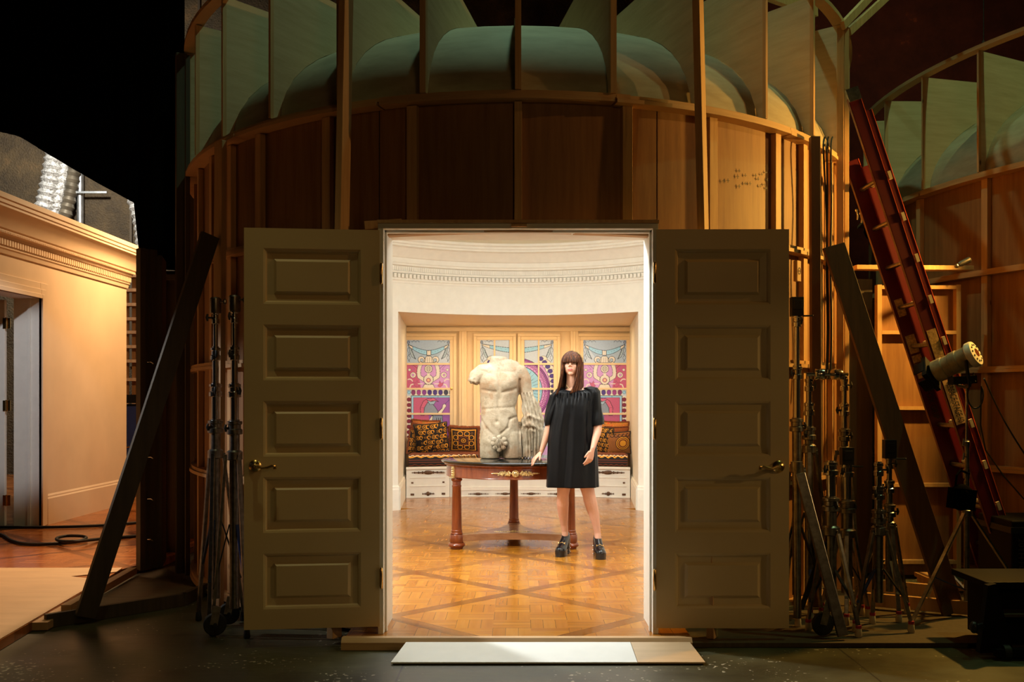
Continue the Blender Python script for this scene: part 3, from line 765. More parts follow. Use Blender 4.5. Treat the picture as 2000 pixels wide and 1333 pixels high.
def bench_cushion(x0, x1, lab):
    o = thing('bench_cushion', ((x0 + x1) / 2, 14.4, .488), lab, 'cushion', 'long bench cushions')
    cv = Canvas(0, 0, 100, 20, .4, BK)
    rng = np.random.RandomState(3)
    cv.rect(0, 0, 100, 2.4, BR)
    cv.stroke([(k * 2, 4.0 + 1.2 * math.sin(k * .9) + rng.rand()) for k in range(51)], 2.4, GO); cv.stroke([(k * 2, 3.2 + math.sin(k * 1.7)) for k in range(51)], .8, IVO)
    cv.stroke([(0, 10), (100, 10)], 1.1, BR); cv.stroke([(0, 13.5), (100, 13.5)], 1.2, BR)
    cv.stroke([(k * 2, 18 + .9 * math.sin(k * 1.1)) for k in range(51)], 1.6, BR)
    def pos(u, v):
        x = x0 + (x1 - x0) * u / 100; z = .665 - .175 * v / 20
        y = 14.12 - .28 * (x / 1.6) ** 2 + .01 + .022 * np.abs(v / 10 - 1) ** 3
        return x, y, z
    painted('cushion_face', cv, pos, 'printed_fabric', o, smooth=True)
    b = MB(); n = 12
    fr = [(x0 + (x1 - x0) * i / n, bfy(x0 + (x1 - x0) * i / n) + .03) for i in range(n + 1)]
    b.prism(fr + [(x1, BY - .03), (x0, BY - .03)], lambda x, y: (x, y, .489), lambda x, y: (x, y, .663))
    b.build('cushion_body', 'fringe_fabric', o, smooth=0, bevel=.01)
bench_cushion(-1.5, -.56, 'long black and gold striped bench cushion on the left bench')
bench_cushion(.86, 1.5, 'long black and gold striped bench cushion on the right bench')
for s, lab in ((1, None),):
    pass

# ------------------------------------------------------------ throw cushions
def rosette(cv, x, y, r):
    cv.disc(x, y, r, GO, line=BK, lw=.8); cv.disc(x, y, r * .72, L3(70, 30, 14)); cv.disc(x, y, r * .62, GO); cv.disc(x, y, r * .34, L3(236, 176, 50), line=BK, lw=.6)
def cv_rings(seed=0):
    cv = Canvas(-10, -10, 10, 10, .2, BK); rng = np.random.RandomState(seed)
    for i in range(14):
        x, y = rng.rand(2) * 20 - 10; cv.arcs(x, y, 1.6, rng.rand() * 360, rng.rand() * 360 + 200, .55, GO, .5)
    for j, yy in enumerate(np.arange(-9, 11, 3.7)):
        for i, xx in enumerate(np.arange(-9 + (j % 2) * 2.6, 11, 5.2)):
            rosette(cv, xx + rng.rand() * .5, yy + rng.rand() * .6, 1.9 if (i + j) % 3 else 1.4)
            cv.arcs(xx + 2.6, yy, 1.5, 90, 400, .5, GO, .6)
    return cv
def cv_square():
    cv = Canvas(-10, -10, 10, 10, .2, BK)
    for r0, col in ((8.6, GO), (7.9, BK), (7.5, BK)): cv.rect(-r0, -r0, r0, r0, col)
    cv.rect(-7.3, -7.3, 7.3, 7.3, L3(60, 28, 20))
    for sx in (-1, 1):
        for sy in (-1, 1):
            rosette(cv, sx * 5.9, sy * 5.9, 1.15)
            for a, c in ((2.4, 5.6), (5.6, 2.4)): cv.disc(sx * a, sy * c, 2.0, GO); cv.disc(sx * a, sy * c, 1.5, BK); rosette(cv, sx * a, sy * c, 1.0)
            cv.arcs(sx * 2.2, sy * 2.2, 2.2, 0, 360, .35, GO)
    for k in range(12): cv.disc(3.2 * math.cos(R(k * 30)), 3.2 * math.sin(R(k * 30)), .6, BR)
    rosette(cv, 0, 0, 2.3); return cv
def cv_mottle(base, seed, spots=90):
    cv = Canvas(-10, -10, 10, 10, .25, base); rng = np.random.RandomState(seed)
    for i in range(spots):
        x, y = rng.rand(2) * 20 - 10; cv.disc(x, y, .3 + rng.rand() * .5, [c * (.35 + rng.rand() * 1.1) for c in base])
    cv.speckle(.4, seed); return cv
def cv_medal():
    cv = Canvas(-10, -10, 10, 10, .2, L3(150, 92, 40)); rng = np.random.RandomState(8)
    cv.speckle(.7, 8)
    for r, c in ((6.6, BK), (6.0, GO), (5.2, BK), (4.6, GO), (4.0, L3(120, 60, 20)), (2.8, GO)): cv.disc(3.4, -.5, r, c)
    for k in range(5): cv.arcs(-6 + k * 3.4, -8, 2, 0, 320, .6, BK, .6)
    return cv
def pillow(cv, px, py, d, w, h, t_, yaw, roll, tilt, lab, fringe='fringe_fabric', fr=.012):
    c = P(px, py, d); o = thing('throw_cushion', c, lab, 'cushion', 'throw cushions in the alcove')
    m = (Euler((tilt, 0, yaw)).to_matrix() @ Euler((0, roll, 0)).to_matrix())
    m = np.array(m)
    def face(sgn):
        def f(u, v):
            u = u / 10; v = v / 10
            pin = 1 - .06 * (1 - np.abs(v) ** 2); pin2 = 1 - .06 * (1 - np.abs(u) ** 2)
            x = u * w / 2 * pin; z = -v * h / 2 * pin2
            y = -sgn * t_ / 2 * (1 - np.abs(u) ** 2.6) ** .6 * (1 - np.abs(v) ** 2.6) ** .6
            q = np.stack([x, y, z], -1) @ m.T
            return q[..., 0] + c.x, q[..., 1] + c.y, q[..., 2] + c.z
        return f
    painted('cushion_cover', cv, face(1), 'printed_fabric', o, thick=face(-1), smooth=True)
    b = MB(); pts = []
    N = 18
    for a, s_ in ((0, 1), (1, 1), (2, 1), (3, 1)):
        for i in range(N):
            q = -1 + 2 * i / N
            u, v = ((q, -1), (1, q), (-q, 1), (-1, -q))[a]
            x = u * w / 2 * (1 - .06 * (1 - v * v)) * 1.02; z = -v * h / 2 * (1 - .06 * (1 - u * u)) * 1.02
            pts.append(Vector(m @ np.array([x, 0, z])) + c)
    pts.append(pts[0]); random.seed(5)
    b.tube(pts, [fr * random.uniform(.8, 1.25) for _ in pts], 8, cap=False); b.build('fringe' if fr > .01 else 'piping', fringe, o)
    return o
# left bench, back to front
pillow(cv_mottle(L3(176, 104, 40), 2), 831, 849, 14.70, .40, .42, .13, .1, .05, .2, 'plain golden velvet cushion at the back of the left bench pile')
pillow(cv_mottle(L3(120, 52, 22), 3), 817, 857, 14.52, .36, .42, .11, .9, .1, .12, 'brown mottled velvet cushion standing sideways in the left bench pile')
pillow(cv_rings(2), 806, 863, 14.36, .24, .34, .10, 1.15, .1, .1, 'gold and black cushion half hidden by the alcove side at far left')
pillow(cv_rings(1), 843, 856, 14.30, .46, .42, .14, .05, -.10, .22, 'large black cushion with gold ring print on the left bench', 'ornament_black', .008)
pillow(cv_square(), 906, 859, 14.42, .42, .37, .12, -.04, .02, .24, 'square medallion cushion with brown fringe beside the statue', 'fringe_fabric', .022)
pillow(cv_mottle(L3(196, 120, 44), 5), 1196, 850, 14.72, .46, .40, .13, -.1, .03, .2, 'golden velvet cushion at the back of the right bench pile')
pillow(cv_mottle(L3(150, 78, 30), 6), 1203, 860, 14.55, .36, .38, .12, .3, 0, .15, 'brown speckled cushion in the middle of the right bench pile')
pillow(cv_rings(5), 1181, 862, 14.38, .30, .40, .12, -.7, .12, .15, 'gold ring print cushion beside the standing woman on the right bench', 'ornament_black', .008)
pillow(cv_medal(), 1208, 866, 14.32, .34, .32, .12, .05, -.05, .2, 'small cushion with a big gold medallion at the right bench end', 'ornament_black', .008)

# ------------------------------------------------------------ the two open doors
def door(idx, x_hinge, x_free, y_h, y_f, z0, z1, lab):
    o = thing('door_%d' % idx, (x_hinge, y_h, z0), None, None, None, 'structure')
    dirv = Vector((x_free - x_hinge, y_f - y_h, 0)); Wd = dirv.length; dirv.normalize(); nrm = Vector((0, 0, 1)).cross(dirv)
    if nrm.y > 0: nrm = -nrm
    T = .042; H = z1 - z0
    def pt(u, v, w): return Vector((x_hinge, y_h, z0)) + dirv * u + nrm * (w - 0.0) + Vector((0, 0, v))
    px_ = [(.107, Wd - .107)]
    rows = []
    ph = (H - .115 - .115 - 4 * .118) / 5; v = H - .115
    for i in range(5): rows.append((v - ph, v)); v -= ph + .118
    b = MB()
    def quad(a, c, e, f): b.add([a, c, e, f], [(0, 1, 2, 3)])
    # stiles and rails as solid pieces
    def blk(u0, u1, v0, v1, w0, w1):
        b.prism([(u0, v0), (u1, v0), (u1, v1), (u0, v1)], lambda u, v: pt(u, v, w0), lambda u, v: pt(u, v, w1))
    blk(0, .107, 0, H, -T, 0); blk(Wd - .107, Wd, 0, H, -T, 0)
    vs = [H] + [q for r in rows for q in (r[1], r[0])] + [0]
    for i in range(0, len(vs), 2): blk(.107, Wd - .107, vs[i + 1], vs[i], -T, 0)
    b.build('door_frame', 'door_paint', o, smooth=0)
    for v0, v1 in rows:
        b = MB(); u0, u1 = .107, Wd - .107
        loops = [(0, 0), (.012, -.004), (.020, -.016), (.058, -.018), (.062, -.015), (.074, -.004)]
        vv = []
        for ins, w in loops:
            for u, v in ((u0 + ins, v0 + ins), (u1 - ins, v0 + ins), (u1 - ins, v1 - ins), (u0 + ins, v1 - ins)): vv.append(pt(u, v, w))
        ff = [(i * 4 + k, i * 4 + (k + 1) % 4, (i + 1) * 4 + (k + 1) % 4, (i + 1) * 4 + k) for i in range(len(loops) - 1) for k in range(4)]
        n = len(vv); ff.append((n - 4, n - 3, n - 2, n - 1))
        for u, v in ((u0, v0), (u1, v0), (u1, v1), (u0, v1)): vv.append(pt(u, v, -T + .01))
        ff += [(k, n + k, n + (k + 1) % 4, (k + 1) % 4) for k in range(4)] + [(n + 3, n + 2, n + 1, n)]
        b.add(vv, ff); b.build('raised_panel', 'door_paint', o, smooth=0)
    # lever handle
    b = MB(); hc = pt(Wd - .062, .935, 0)
    b.lathe([(.034, 0), (.036, .004), (.030, .012), (.018, .016), (.013, .020), (.011, .045), (.014, .05), (.012, .062)], hc, 20, nrm)
    e = -dirv; k = hc + nrm * .055
    b.tube([k, k + e * .02 + Vector((0, 0, .004)), k + e * .045 + Vector((0, 0, -.008)), k + e * .075 + Vector((0, 0, -.006)), k + e * .10 + Vector((0, 0, .004)), k + e * .118 + Vector((0, 0, .002)), k + e * .12 + Vector((0, 0, -.012)), k + e * .108 + Vector((0, 0, -.012))], [.011, .010, .008, .008, .009, .010, .008, .004], 10)
    b.build('lever_handle', 'brass', o)
    for z in (.28, H / 2, H - .25):
        b = MB(); q = pt(-.010, z, .004)
        b.lathe([(.004, -.062), (.009, -.055), (.009, .055), (.004, .062)], q, 10)
        b.prism([(0, -.05), (.018, -.05), (.018, .05), (0, .05)], lambda u, v: pt(u - .012, z + v, -.004), lambda u, v: pt(u - .012, z + v, -.001))
        b.build('hinge', 'brass', o)
    return o
door(1, -.802, -1.562, 5.865, 5.775, .105, 2.400, '')
door(2, .800, 1.566, 5.865, 5.86, .096, 2.405, '')
# ============================================================ the timber and plywood outside of the rotunda
def dome_z(r):   # r: fraction of the outer ellipse
    q = r / .975
    return 3.22 + 1.11 * math.sqrt(max(0, 1 - q * q))
def rotunda(cx, off, doorway, lab, trange, studs, seed=1):
    o = thing('rotunda_set', (cx, OC, 0), lab, 'set')
    E = lambda a, f=1.0, k=0.0: (cx + (OA * f + k) * math.sin(a), OC - (OB * f + k) * math.cos(a))
    SK = -.105      # skin is set in from the rails
    t0, t1 = trange
    # skins
    edges = [t0] + [R(s) for s in studs if t0 < R(s) < t1] + [t1]
    dth = math.asin(.84 / (OA + SK))
    for a, c in zip(edges[:-1], edges[1:]):
        segs = [(a, c, 0.03)]
        if doorway:
            if abs(a) < dth + .001 and abs(c) < dth + .001: segs = [(a, c, 2.47)]
            elif a < -dth < c: segs = [(a, -dth, .03), (-dth, c, 2.47)]
            elif a < dth < c: segs = [(a, dth, 2.47), (dth, c, .03)]
        b = MB()
        for (p, q, z) in segs: b.ring(OA + SK, OB + SK, cx, OC, .012, z, 3.19, p + .0015, q - .0015, 5)
        b.build('plywood_skin', 'luan', o, smooth=30)
    # rails
    for zi, z in enumerate((.05, .88, 1.66, 2.425, 3.20)):
        pr = .10 if zi == 4 else .075
        rng = random.Random(seed + zi); a = t0
        while a < t1 - .02:
            c = min(t1, a + R(rng.uniform(24, 31)))
            for (p, q) in ([(a, c)] if not (doorway and zi < 3) else [(a, min(c, -dth - .01)), (max(a, dth + .01), c)]):
                if q - p < .03: continue
                b = MB(); zz = z + rng.uniform(-.004, .004)
                b.ring(OA + SK + .013, OB + SK + .013, cx, OC, pr + rng.uniform(-.008, .01), zz - .026, zz - .002, p, q - .004, 8)
                b.ring(OA + SK + .013, OB + SK + .013, cx, OC, pr - .012, zz, zz + .022, p, min(q + .03, t1), 8)
                b.build('curved_rail', 'pine_flat', o, smooth=30)
            a = c
    # studs between the rails
    for sdeg in studs:
        a = R(sdeg)
        if not t0 < a < t1: continue
        dd = doorway and abs(a) < dth + .03
        x, y = E(a, 1, SK + .034)
        nrm = Vector((math.sin(a) / OA, -math.cos(a) / OB, 0)).normalized(); tg = Vector((-nrm.y, nrm.x, 0))
        b = MB()
        b.beam((x, y, 2.455 if dd else .08), (x, y, 3.172), .064 if sdeg else .045, .04, tg)
        b.build('stud', 'pine', o, smooth=0, bevel=.002)
    # dome shell
    b = MB(); n, m = 60, 16
    vs = []; fs = []
    for j in range(m + 1):
        ph = j / m * PI / 2; r = .975 * math.cos(ph); z = 3.22 + 1.11 * math.sin(ph)
        for i in range(n):
            a = 2 * PI * i / n
            vs.append((cx + OA * r * math.sin(a), OC - OB * r * math.cos(a), z))
    fs = [(j * n + i, j * n + (i + 1) % n, (j + 1) * n + (i + 1) % n, (j + 1) * n + i) for j in range(m) for i in range(n)]
    b.add(vs, fs); b.build('dome_shell', 'dome_ply', o, smooth=60)
    # fins
    tfin = R(off) - 9 * R(11.25)
    for k in range(19):
        a = tfin + k * R(11.25)
        if not t0 - .05 < a < t1 + .05: continue
        zt = 4.19
        rt = .975 * math.sqrt(1 - ((min(zt, 4.3) - 3.22) / 1.11) ** 2) - .005
        prof = [(.995, 3.225), (.995, zt), (rt, zt)] + [(r, dome_z(r) + .002) for r in np.linspace(rt + .02, .972, 14)] + [(.975, 3.225)]
        nrm = Vector((math.sin(a) * OA, -math.cos(a) * OB, 0)); tg = Vector((-nrm.y, nrm.x, 0)).normalized() * .008
        b = MB()
        b.prism(prof, lambda r, z: Vector((cx + OA * r * math.sin(a), OC - OB * r * math.cos(a), z)) + tg, lambda r, z: Vector((cx + OA * r * math.sin(a), OC - OB * r * math.cos(a), z)) - tg)
        fin = b.build('plywood_fin', 'ply', o, smooth=0)
        x, y = E(a, 1.0, -.012); b = MB()
        wide = .036 if abs(k - 9) <= 1 else .017
        b.beam((x, y, 3.225), (x, y, zt), wide, .05 if wide > .03 else .03, tg); b.build('edge_batten', 'pine', fin, smooth=0)
    # upper ring
    b = MB(); b.ring(OA - .06, OB - .06, cx, OC, .085, 4.195, 4.225, t0, t1, 60); b.build('upper_ring', 'pine_flat', o, smooth=30)
    return o
wood('dome_ply', (0.30, 0.24, 0.16), (0.52, 0.44, 0.32), (1.5, 1.5, 5), 0.75)
rotunda(0, 0, True, 'plywood and timber rotunda with open doors, seen from its unfinished outside', (R(-100), R(100)), [-92, -80, -70, -60, -52, -45, -37.5, -25, -13, 0, 13.4, 25.5, 37.5, 44.5, 50, 56, 66, 80, 92])
rotunda(6.28, 1.2, False, 'second plywood rotunda set standing further right, half in the dark', (R(-105), R(40)), [-95, -80, -66, -52, -38, -24, -10, 4, 18, 32], 7)

# marks pencilled on the lit panel
b = MB(); rng = random.Random(4)
for px, py in ((1443, 334), (1455, 343), (1475, 343), (1487, 341), (1495, 337), (1503, 337), (1440, 345), (1413, 354), (1421, 353), (1455, 359), (1464, 359), (1480, 350), (1498, 352), (1492, 361), (1484, 364), (1496, 368), (1443, 364), (1508, 374)):
    q = P(px, py, 1.0); t_ = Vector((q.x, 1, 0)); A = (t_.x / (OA - .088)) ** 2 + (1 / (OB - .088)) ** 2; B = -2 * OC / (OB - .088) ** 2; Cc = OC ** 2 / (OB - .088) ** 2 - 1
    d = (-B - math.sqrt(B * B - 4 * A * Cc)) / (2 * A); c = P(px, py, d); an = math.asin(max(-1, min(1, c.x / (OA - .088)))); tg = Vector((math.cos(an) * OA, math.sin(an) * OB, 0)).normalized()
    n_ = Vector((tg.y, -tg.x, 0)) * .004
    b.beam(c + n_ - tg * .012, c + n_ + tg * .012, .003, .002, (0, 0, 1)); b.beam(c + n_ - Vector((0, 0, .012 * rng.uniform(.6, 1.3))), c + n_ + Vector((0, 0, .012)), .003, .002, tg)
rot = bpy.data.objects['rotunda_set']
o = b.build('pencil_crosses', 'ink', rot); o['label'] = 'small dark pencil crosses on the lit plywood'
# block with a drawn circle
c = P(1557, 530, 6.60)
b = MB(); b.box(c, (.045, .03, .135), (0, 0, .75)); ob = b.build('nailed_block', 'pine', rot, smooth=0, bevel=.002, label='pale block nailed on the skin with a drawn circle')
nn = Vector((math.sin(.75), -math.cos(.75), 0)); b = MB()
cc = c + nn * .0165; tt = Vector((nn.y, -nn.x, 0)) * -1
b.tube([cc + tt * .013 * math.cos(2 * PI * k / 16) + Vector((0, 0, .022 * math.sin(2 * PI * k / 16))) for k in range(17)], .0013, 6, cap=False); b.ball(cc, .003, 6); b.build('drawn_circle', 'ink', ob)

# free-standing timbers
def timber(p0, p1, w, t_, side, lab, mat='pine', name='timber_post', cat='post', group='timber posts round the rotunda'):
    b = MB(); b.beam(p0, p1, w, t_, side); return tag(b.build(name, mat, smooth=0, bevel=.003, origin=p0), lab, cat, group)
def post_px(pxb, pyb, pxt, pyt, d, w, t_, yaw, lab, zb=0.03, d2=None, **k):
    b0 = P(pxb, pyb, d); tp = P(pxt, pyt, d2 or d); dv = (tp - b0); b0 = b0 + dv * ((zb - b0.z) / dv.z)
    return timber(b0, tp, w, t_, (math.cos(yaw), math.sin(yaw), 0), lab, **k)
post_px(668, 440, 677, -40, 5.985, .045, .085, R(-28), 'tall pine post rising behind the left open door', d2=6.03)
post_px(1373, 440, 1362, -40, 5.985, .045, .085, R(-28), 'tall pine post rising behind the right open door', d2=6.03)
post_px(429, 590, 431, 276, 6.84, .085, .04, R(-38), 'dark post against the left side of the rotunda holding the leaning brace')
post_px(1592, 590, 1591, 268, 6.80, .062, .06, R(0), 'shade-darkened post against the lit right side of the rotunda where the brace starts', mat='shaded_pine')
post_px(1651, 590, 1651, 58, 7.52, .034, .07, R(0), 'tall outer corner post at the right edge of the rotunda, up to the upper ring')
post_px(1641, 590, 1641, 56, 7.42, .028, .05, R(75), 'slim bright-edged batten beside the right outer corner post')
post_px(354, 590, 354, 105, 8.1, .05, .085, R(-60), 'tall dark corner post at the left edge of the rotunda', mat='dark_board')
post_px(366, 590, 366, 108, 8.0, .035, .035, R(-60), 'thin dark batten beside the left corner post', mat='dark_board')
# top timbers at the right
timber(P(1646, 50, 7.35), P(1760, -70, 8.3), .06, .03, (0, 0, 1), 'upper diagonal timber running from the corner post out of frame', name='timber_beam', cat='beam', group='timbers above the rotunda')
timber(P(1658, 62, 7.55), P(1780, -50, 8.6), .06, .03, (0, 0, 1), 'lower diagonal timber running from the corner post out of frame', name='timber_beam', cat='beam', group='timbers above the rotunda')
timber(P(1500, -12, 7.3), P(1592, 22, 7.9), .09, .05, (0, 0, 1), 'short brown timber lying over the fins at the top edge', name='timber_beam', cat='beam', group='timbers above the rotunda')
# loose offcuts over the door head
timber(P(712, 441, 6.0), P(785, 436, 6.03), .05, .02, (0, 0, 1), 'short offcut lying on the head beam above the left door', name='wood_offcut', cat='offcut', group=None)

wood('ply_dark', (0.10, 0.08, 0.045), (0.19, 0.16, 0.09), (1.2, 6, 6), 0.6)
# braces (jacks) left and right
def brace(foot, head, mirror, lab):
    o = thing('set_brace', foot, lab, 'brace', 'leaning braces of the rotunda')
    b = MB(); b.beam(foot, head, .024, .135, (0, 1, 0) if False else (math.cos(.5 * mirror), math.sin(.5 * mirror), 0))
    return o, b
fl, hd = Vector((-2.735, 6.40, .045)), Vector((-2.06, 6.78, 2.52))
o = thing('set_brace', fl, 'leaning board brace propping the left side of the rotunda', 'brace', 'leaning braces of the rotunda')
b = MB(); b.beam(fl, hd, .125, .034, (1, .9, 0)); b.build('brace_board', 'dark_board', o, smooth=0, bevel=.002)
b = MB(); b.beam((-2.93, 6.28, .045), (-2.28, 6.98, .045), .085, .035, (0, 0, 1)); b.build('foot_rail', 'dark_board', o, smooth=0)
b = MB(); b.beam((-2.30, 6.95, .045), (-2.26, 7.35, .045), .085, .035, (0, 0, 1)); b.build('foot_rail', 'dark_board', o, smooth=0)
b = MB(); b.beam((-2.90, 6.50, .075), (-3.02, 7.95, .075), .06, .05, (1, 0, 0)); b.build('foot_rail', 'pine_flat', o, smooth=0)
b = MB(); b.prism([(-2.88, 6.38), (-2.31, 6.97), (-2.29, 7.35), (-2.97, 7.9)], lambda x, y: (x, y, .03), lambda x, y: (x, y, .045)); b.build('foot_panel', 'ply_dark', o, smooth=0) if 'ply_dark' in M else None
fr, hr = Vector((2.80, 6.52, .045)), Vector((2.09, 6.72, 2.44))
o2 = thing('set_brace', fr, 'leaning board brace propping the right side of the rotunda, bright upper edge', 'brace', 'leaning braces of the rotunda')
b = MB(); b.beam(fr, hr, .150, .032, (1, .1, 0)); b.build('brace_board', 'shaded_pine', o2, smooth=0, bevel=.002)
b = MB(); b.beam((2.30, 6.75, .09), (2.95, 6.45, .085), .085, .035, (0, 0, 1)); b.build('foot_rail', 'pine', o2, smooth=0)
b = MB(); b.beam((2.35, 7.35, .09), (3.0, 7.0, .085), .085, .035, (0, 0, 1)); b.build('foot_rail', 'pine', o2, smooth=0)
# ============================================================ room set at the left
LX = -5.10
b = MB()
b.span((LX - .03, 10.95, FZ), (LX, 13.2, 3.1)); b.span((LX - .03, 6.0, 2.49), (LX, 10.95, 3.1)); b.span((LX - .03, 6.0, FZ), (LX, 9.35, 2.49)); b.span((LX - .03, 13.17, FZ), (LX - .6, 13.2, 3.1))
tag(b.build('wall_left', 'room_paint', smooth=0), kind='structure')
corn = [(0, 2.86), (.02, 2.86), (.03, 2.90), (.045, 2.91), (.045, 2.93), (.045, 3.0), (.07, 3.005), (.075, 3.03), (.11, 3.05), (.11, 3.07), (.13, 3.08), (.14, 3.12), (.175, 3.18), (.235, 3.23), (.26, 3.24), (.26, 3.265), (.275, 3.27), (.275, 3.30), (.29, 3.31), (.29, 3.36), (-.04, 3.36), (-.04, 2.86)]
b = MB(); b.prism(corn, lambda q, z: (LX + q, 6.0, z), lambda q, z: (LX + q, 13.2 + max(q, 0) * .2, z))
tag(b.build('trim_left_cornice', 'room_paint', smooth=20), kind='structure')
b = MB()
y = 9.0
while y < 13.18: b.span((LX + .044, y, 2.936), (LX + .064, y + .034, 2.995)); y += .052
y = 9.0
while y < 13.18: b.span((LX + .109, y, 3.035), (LX + .122, y + .012, 3.055)); y += .024
tag(b.build('trim_left_dentils', 'room_paint', smooth=0), kind='structure')
b = MB(); b.prism([(0, FZ), (.022, FZ), (.022, FZ + .28), (.012, FZ + .295), (.012, FZ + .31), (0, FZ + .33)], lambda q, z: (LX + q, 10.95, z), lambda q, z: (LX + q, 13.19, z))
tag(b.build('baseboard_left', 'room_paint', smooth=0), kind='structure')
b = MB()
for k, (w, t_) in enumerate(((.17, .018), (.10, .030), (.045, .042))):
    b.span((LX, 10.79, FZ), (LX + t_, 10.79 + w, 2.49 + w)); b.span((LX, 9.3, 2.49), (LX + t_, 10.79, 2.49 + w))
tag(b.build('trim_left_casing', 'room_paint', smooth=0, bevel=.004), kind='structure')
b = MB(); b.span((LX - .27, 10.792, FZ), (LX - .001, 10.83, 2.53)); b.span((LX - .27, 9.3, 2.49), (LX - .001, 10.792, 2.53)); b.span((LX - .12, 10.775, FZ), (LX - .085, 10.79, 2.49))
tag(b.build('trim_left_jamb', 'white_paint', smooth=0, bevel=.002), kind='structure')
o = thing('door_3', (LX - .30, 10.74, FZ), None, None, None, 'structure')
b = MB(); b.span((LX - 1.10, 10.70, FZ + .02), (LX - .32, 10.745, 2.47)); b.build('door_leaf', 'white_paint', o, smooth=0, bevel=.003)
for z in (.35, 1.35, 2.22):
    b = MB(); b.span((LX - .335, 10.69, z - .055), (LX - .255, 10.70, z + .055)).lathe([(.010, -.06), (.010, .06)], (LX - .295, 10.685, z), 10); b.build('hinge', 'brass', o)

# loose sheet and board on the floor edge, cables
b = MB(); b.prism([(-5.05, 5.0), (-2.905, 5.0), (-2.925, 5.7), (-3.125, 7.6), (-3.42, 7.75), (-3.15, 7.95), (-3.18, 8.14), (-5.05, 8.14)], lambda x, y: (x, y, FZ + .001), lambda x, y: (x, y, FZ + .006))
tag(b.build('plywood_sheet', 'pale_plywood_sheet', smooth=0), 'pale sheet of board laid over the red parquet at lower left', 'board')
timber((-2.93, 6.20, .030), (-3.02, 7.25, .030), .10, .05, (1, 0, 0), 'short lit timber lying along the platform edge at lower left', name='timber_offcut', cat='offcut', group=None)
def cable(pts, r, lab, name='power_cable', cat='cable', mat='black_rubber', group='black cables'):
    # smooth the path
    P3 = [Vector(p) for p in pts]; out = []
    for i in range(len(P3) - 1):
        a, b_, c, d = P3[max(0, i - 1)], P3[i], P3[i + 1], P3[min(len(P3) - 1, i + 2)]
        for k in range(6):
            t = k / 6; out.append(.5 * ((2 * b_) + (c - a) * t + (2 * a - 5 * b_ + 4 * c - d) * t * t + (3 * b_ - a - 3 * c + d) * t ** 3))
    out.append(P3[-1]); b = MB(); b.tube(out, r, 8)
    return tag(b.build(name, mat), lab, cat, group)
z = FZ + .016
cable([G(x, y, z) for x, y in ((-60, 1030), (60, 1030.5), (150, 1029), (215, 1026), (275, 1021), (330, 1018))], .015, 'straight black cable across the red floor below the left wall')
cable([G(x, y, z + dz) for x, y, dz in ((-60, 1030, .0), (0, 1044, 0), (22, 1056, 0), (50, 1063, 0), (100, 1063, 0), (150, 1058, 0), (168, 1052, .01), (160, 1048, .02), (130, 1047.5, .02), (111, 1052, .02), (118, 1057.5, .02), (150, 1058, .03), (200, 1053, 0), (275, 1047, 0), (330, 1042, 0))], .015, 'black cable with a small coiled loop on the red floor')

# black drape hung above the left set
b = MB(); xs = np.linspace(-5.6, -2.93, 62)
def low(x):
    px = 1012 + x / 8.9 * F
    if px > 270: return CZ - (527 - 779) / F * 8.9
    return CZ - (np.interp(px, [-200, 0, 40, 100, 180, 270], [235, 256, 268, 305, 352, 401]) - 779) / F * 8.9
vs = []; fs = []
for i, x in enumerate(xs):
    yy = 8.9 + .03 * math.sin(i * 1.1) + .015 * math.sin(i * 2.7)
    for q in (0, .02): vs += [(x, yy + q, low(x)), (x, yy + q, 6.5)]
for i in range(len(xs) - 1):
    a = i * 4; c = a + 4
    fs += [(a, c, c + 1, a + 1), (a + 2, a + 3, c + 3, c + 2), (a, a + 2, c + 2, c), (a + 1, c + 1, c + 3, a + 3)]
b.add(vs, fs); tag(b.build('black_drape', 'black_cloth', smooth=60), 'large black cloth drape hanging over the left room set', 'drape')

# dark flats between platform edge and rotunda
def flat(p0, p1, z0, z1, mat, lab, battens, th=.02):
    o = thing('set_flat', (p0[0], p0[1], z0), lab, 'flat', 'dark set flats')
    p0, p1 = Vector((*p0, 0)), Vector((*p1, 0)); dv = (p1 - p0).normalized(); nr = Vector((dv.y, -dv.x, 0))
    if nr.y > 0: nr = -nr
    b = MB(); b.prism([(0, z0), ((p1 - p0).length, z0), ((p1 - p0).length, z1), (0, z1)], lambda u, z: p0 + dv * u + Vector((0, 0, z)), lambda u, z: p0 + dv * u - nr * th + Vector((0, 0, z)))
    b.build('panel', mat, o, smooth=0)
    for kind, q, w in battens:
        b = MB()
        if kind == 'v': b.beam(p0 + dv * q + nr * .02 + Vector((0, 0, z0)), p0 + dv * q + nr * .02 + Vector((0, 0, z1)), w, .04, dv)
        else: b.beam(p0 + nr * .022 + Vector((0, 0, q)), p1 + nr * .022 + Vector((0, 0, q)), w, .044, (0, 0, 1))
        b.build('batten', 'pine' if mat == 'luan' else mat, o, smooth=0)
    return o
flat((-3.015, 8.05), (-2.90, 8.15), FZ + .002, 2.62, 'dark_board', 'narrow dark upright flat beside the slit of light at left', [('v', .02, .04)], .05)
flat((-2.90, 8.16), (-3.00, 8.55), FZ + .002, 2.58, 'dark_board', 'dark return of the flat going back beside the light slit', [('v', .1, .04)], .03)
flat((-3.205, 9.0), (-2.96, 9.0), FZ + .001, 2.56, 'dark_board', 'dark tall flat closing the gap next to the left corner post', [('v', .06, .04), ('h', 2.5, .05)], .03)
flat((-3.22, 9.9), (-2.90, 9.9), FZ + .001, 4.3, 'dark_board', 'tallest dark flat added to darken the gap behind the left corner post', [('v', .1, .04)], .03)  # added flat, hides the bright strip of wall beyond the corner post
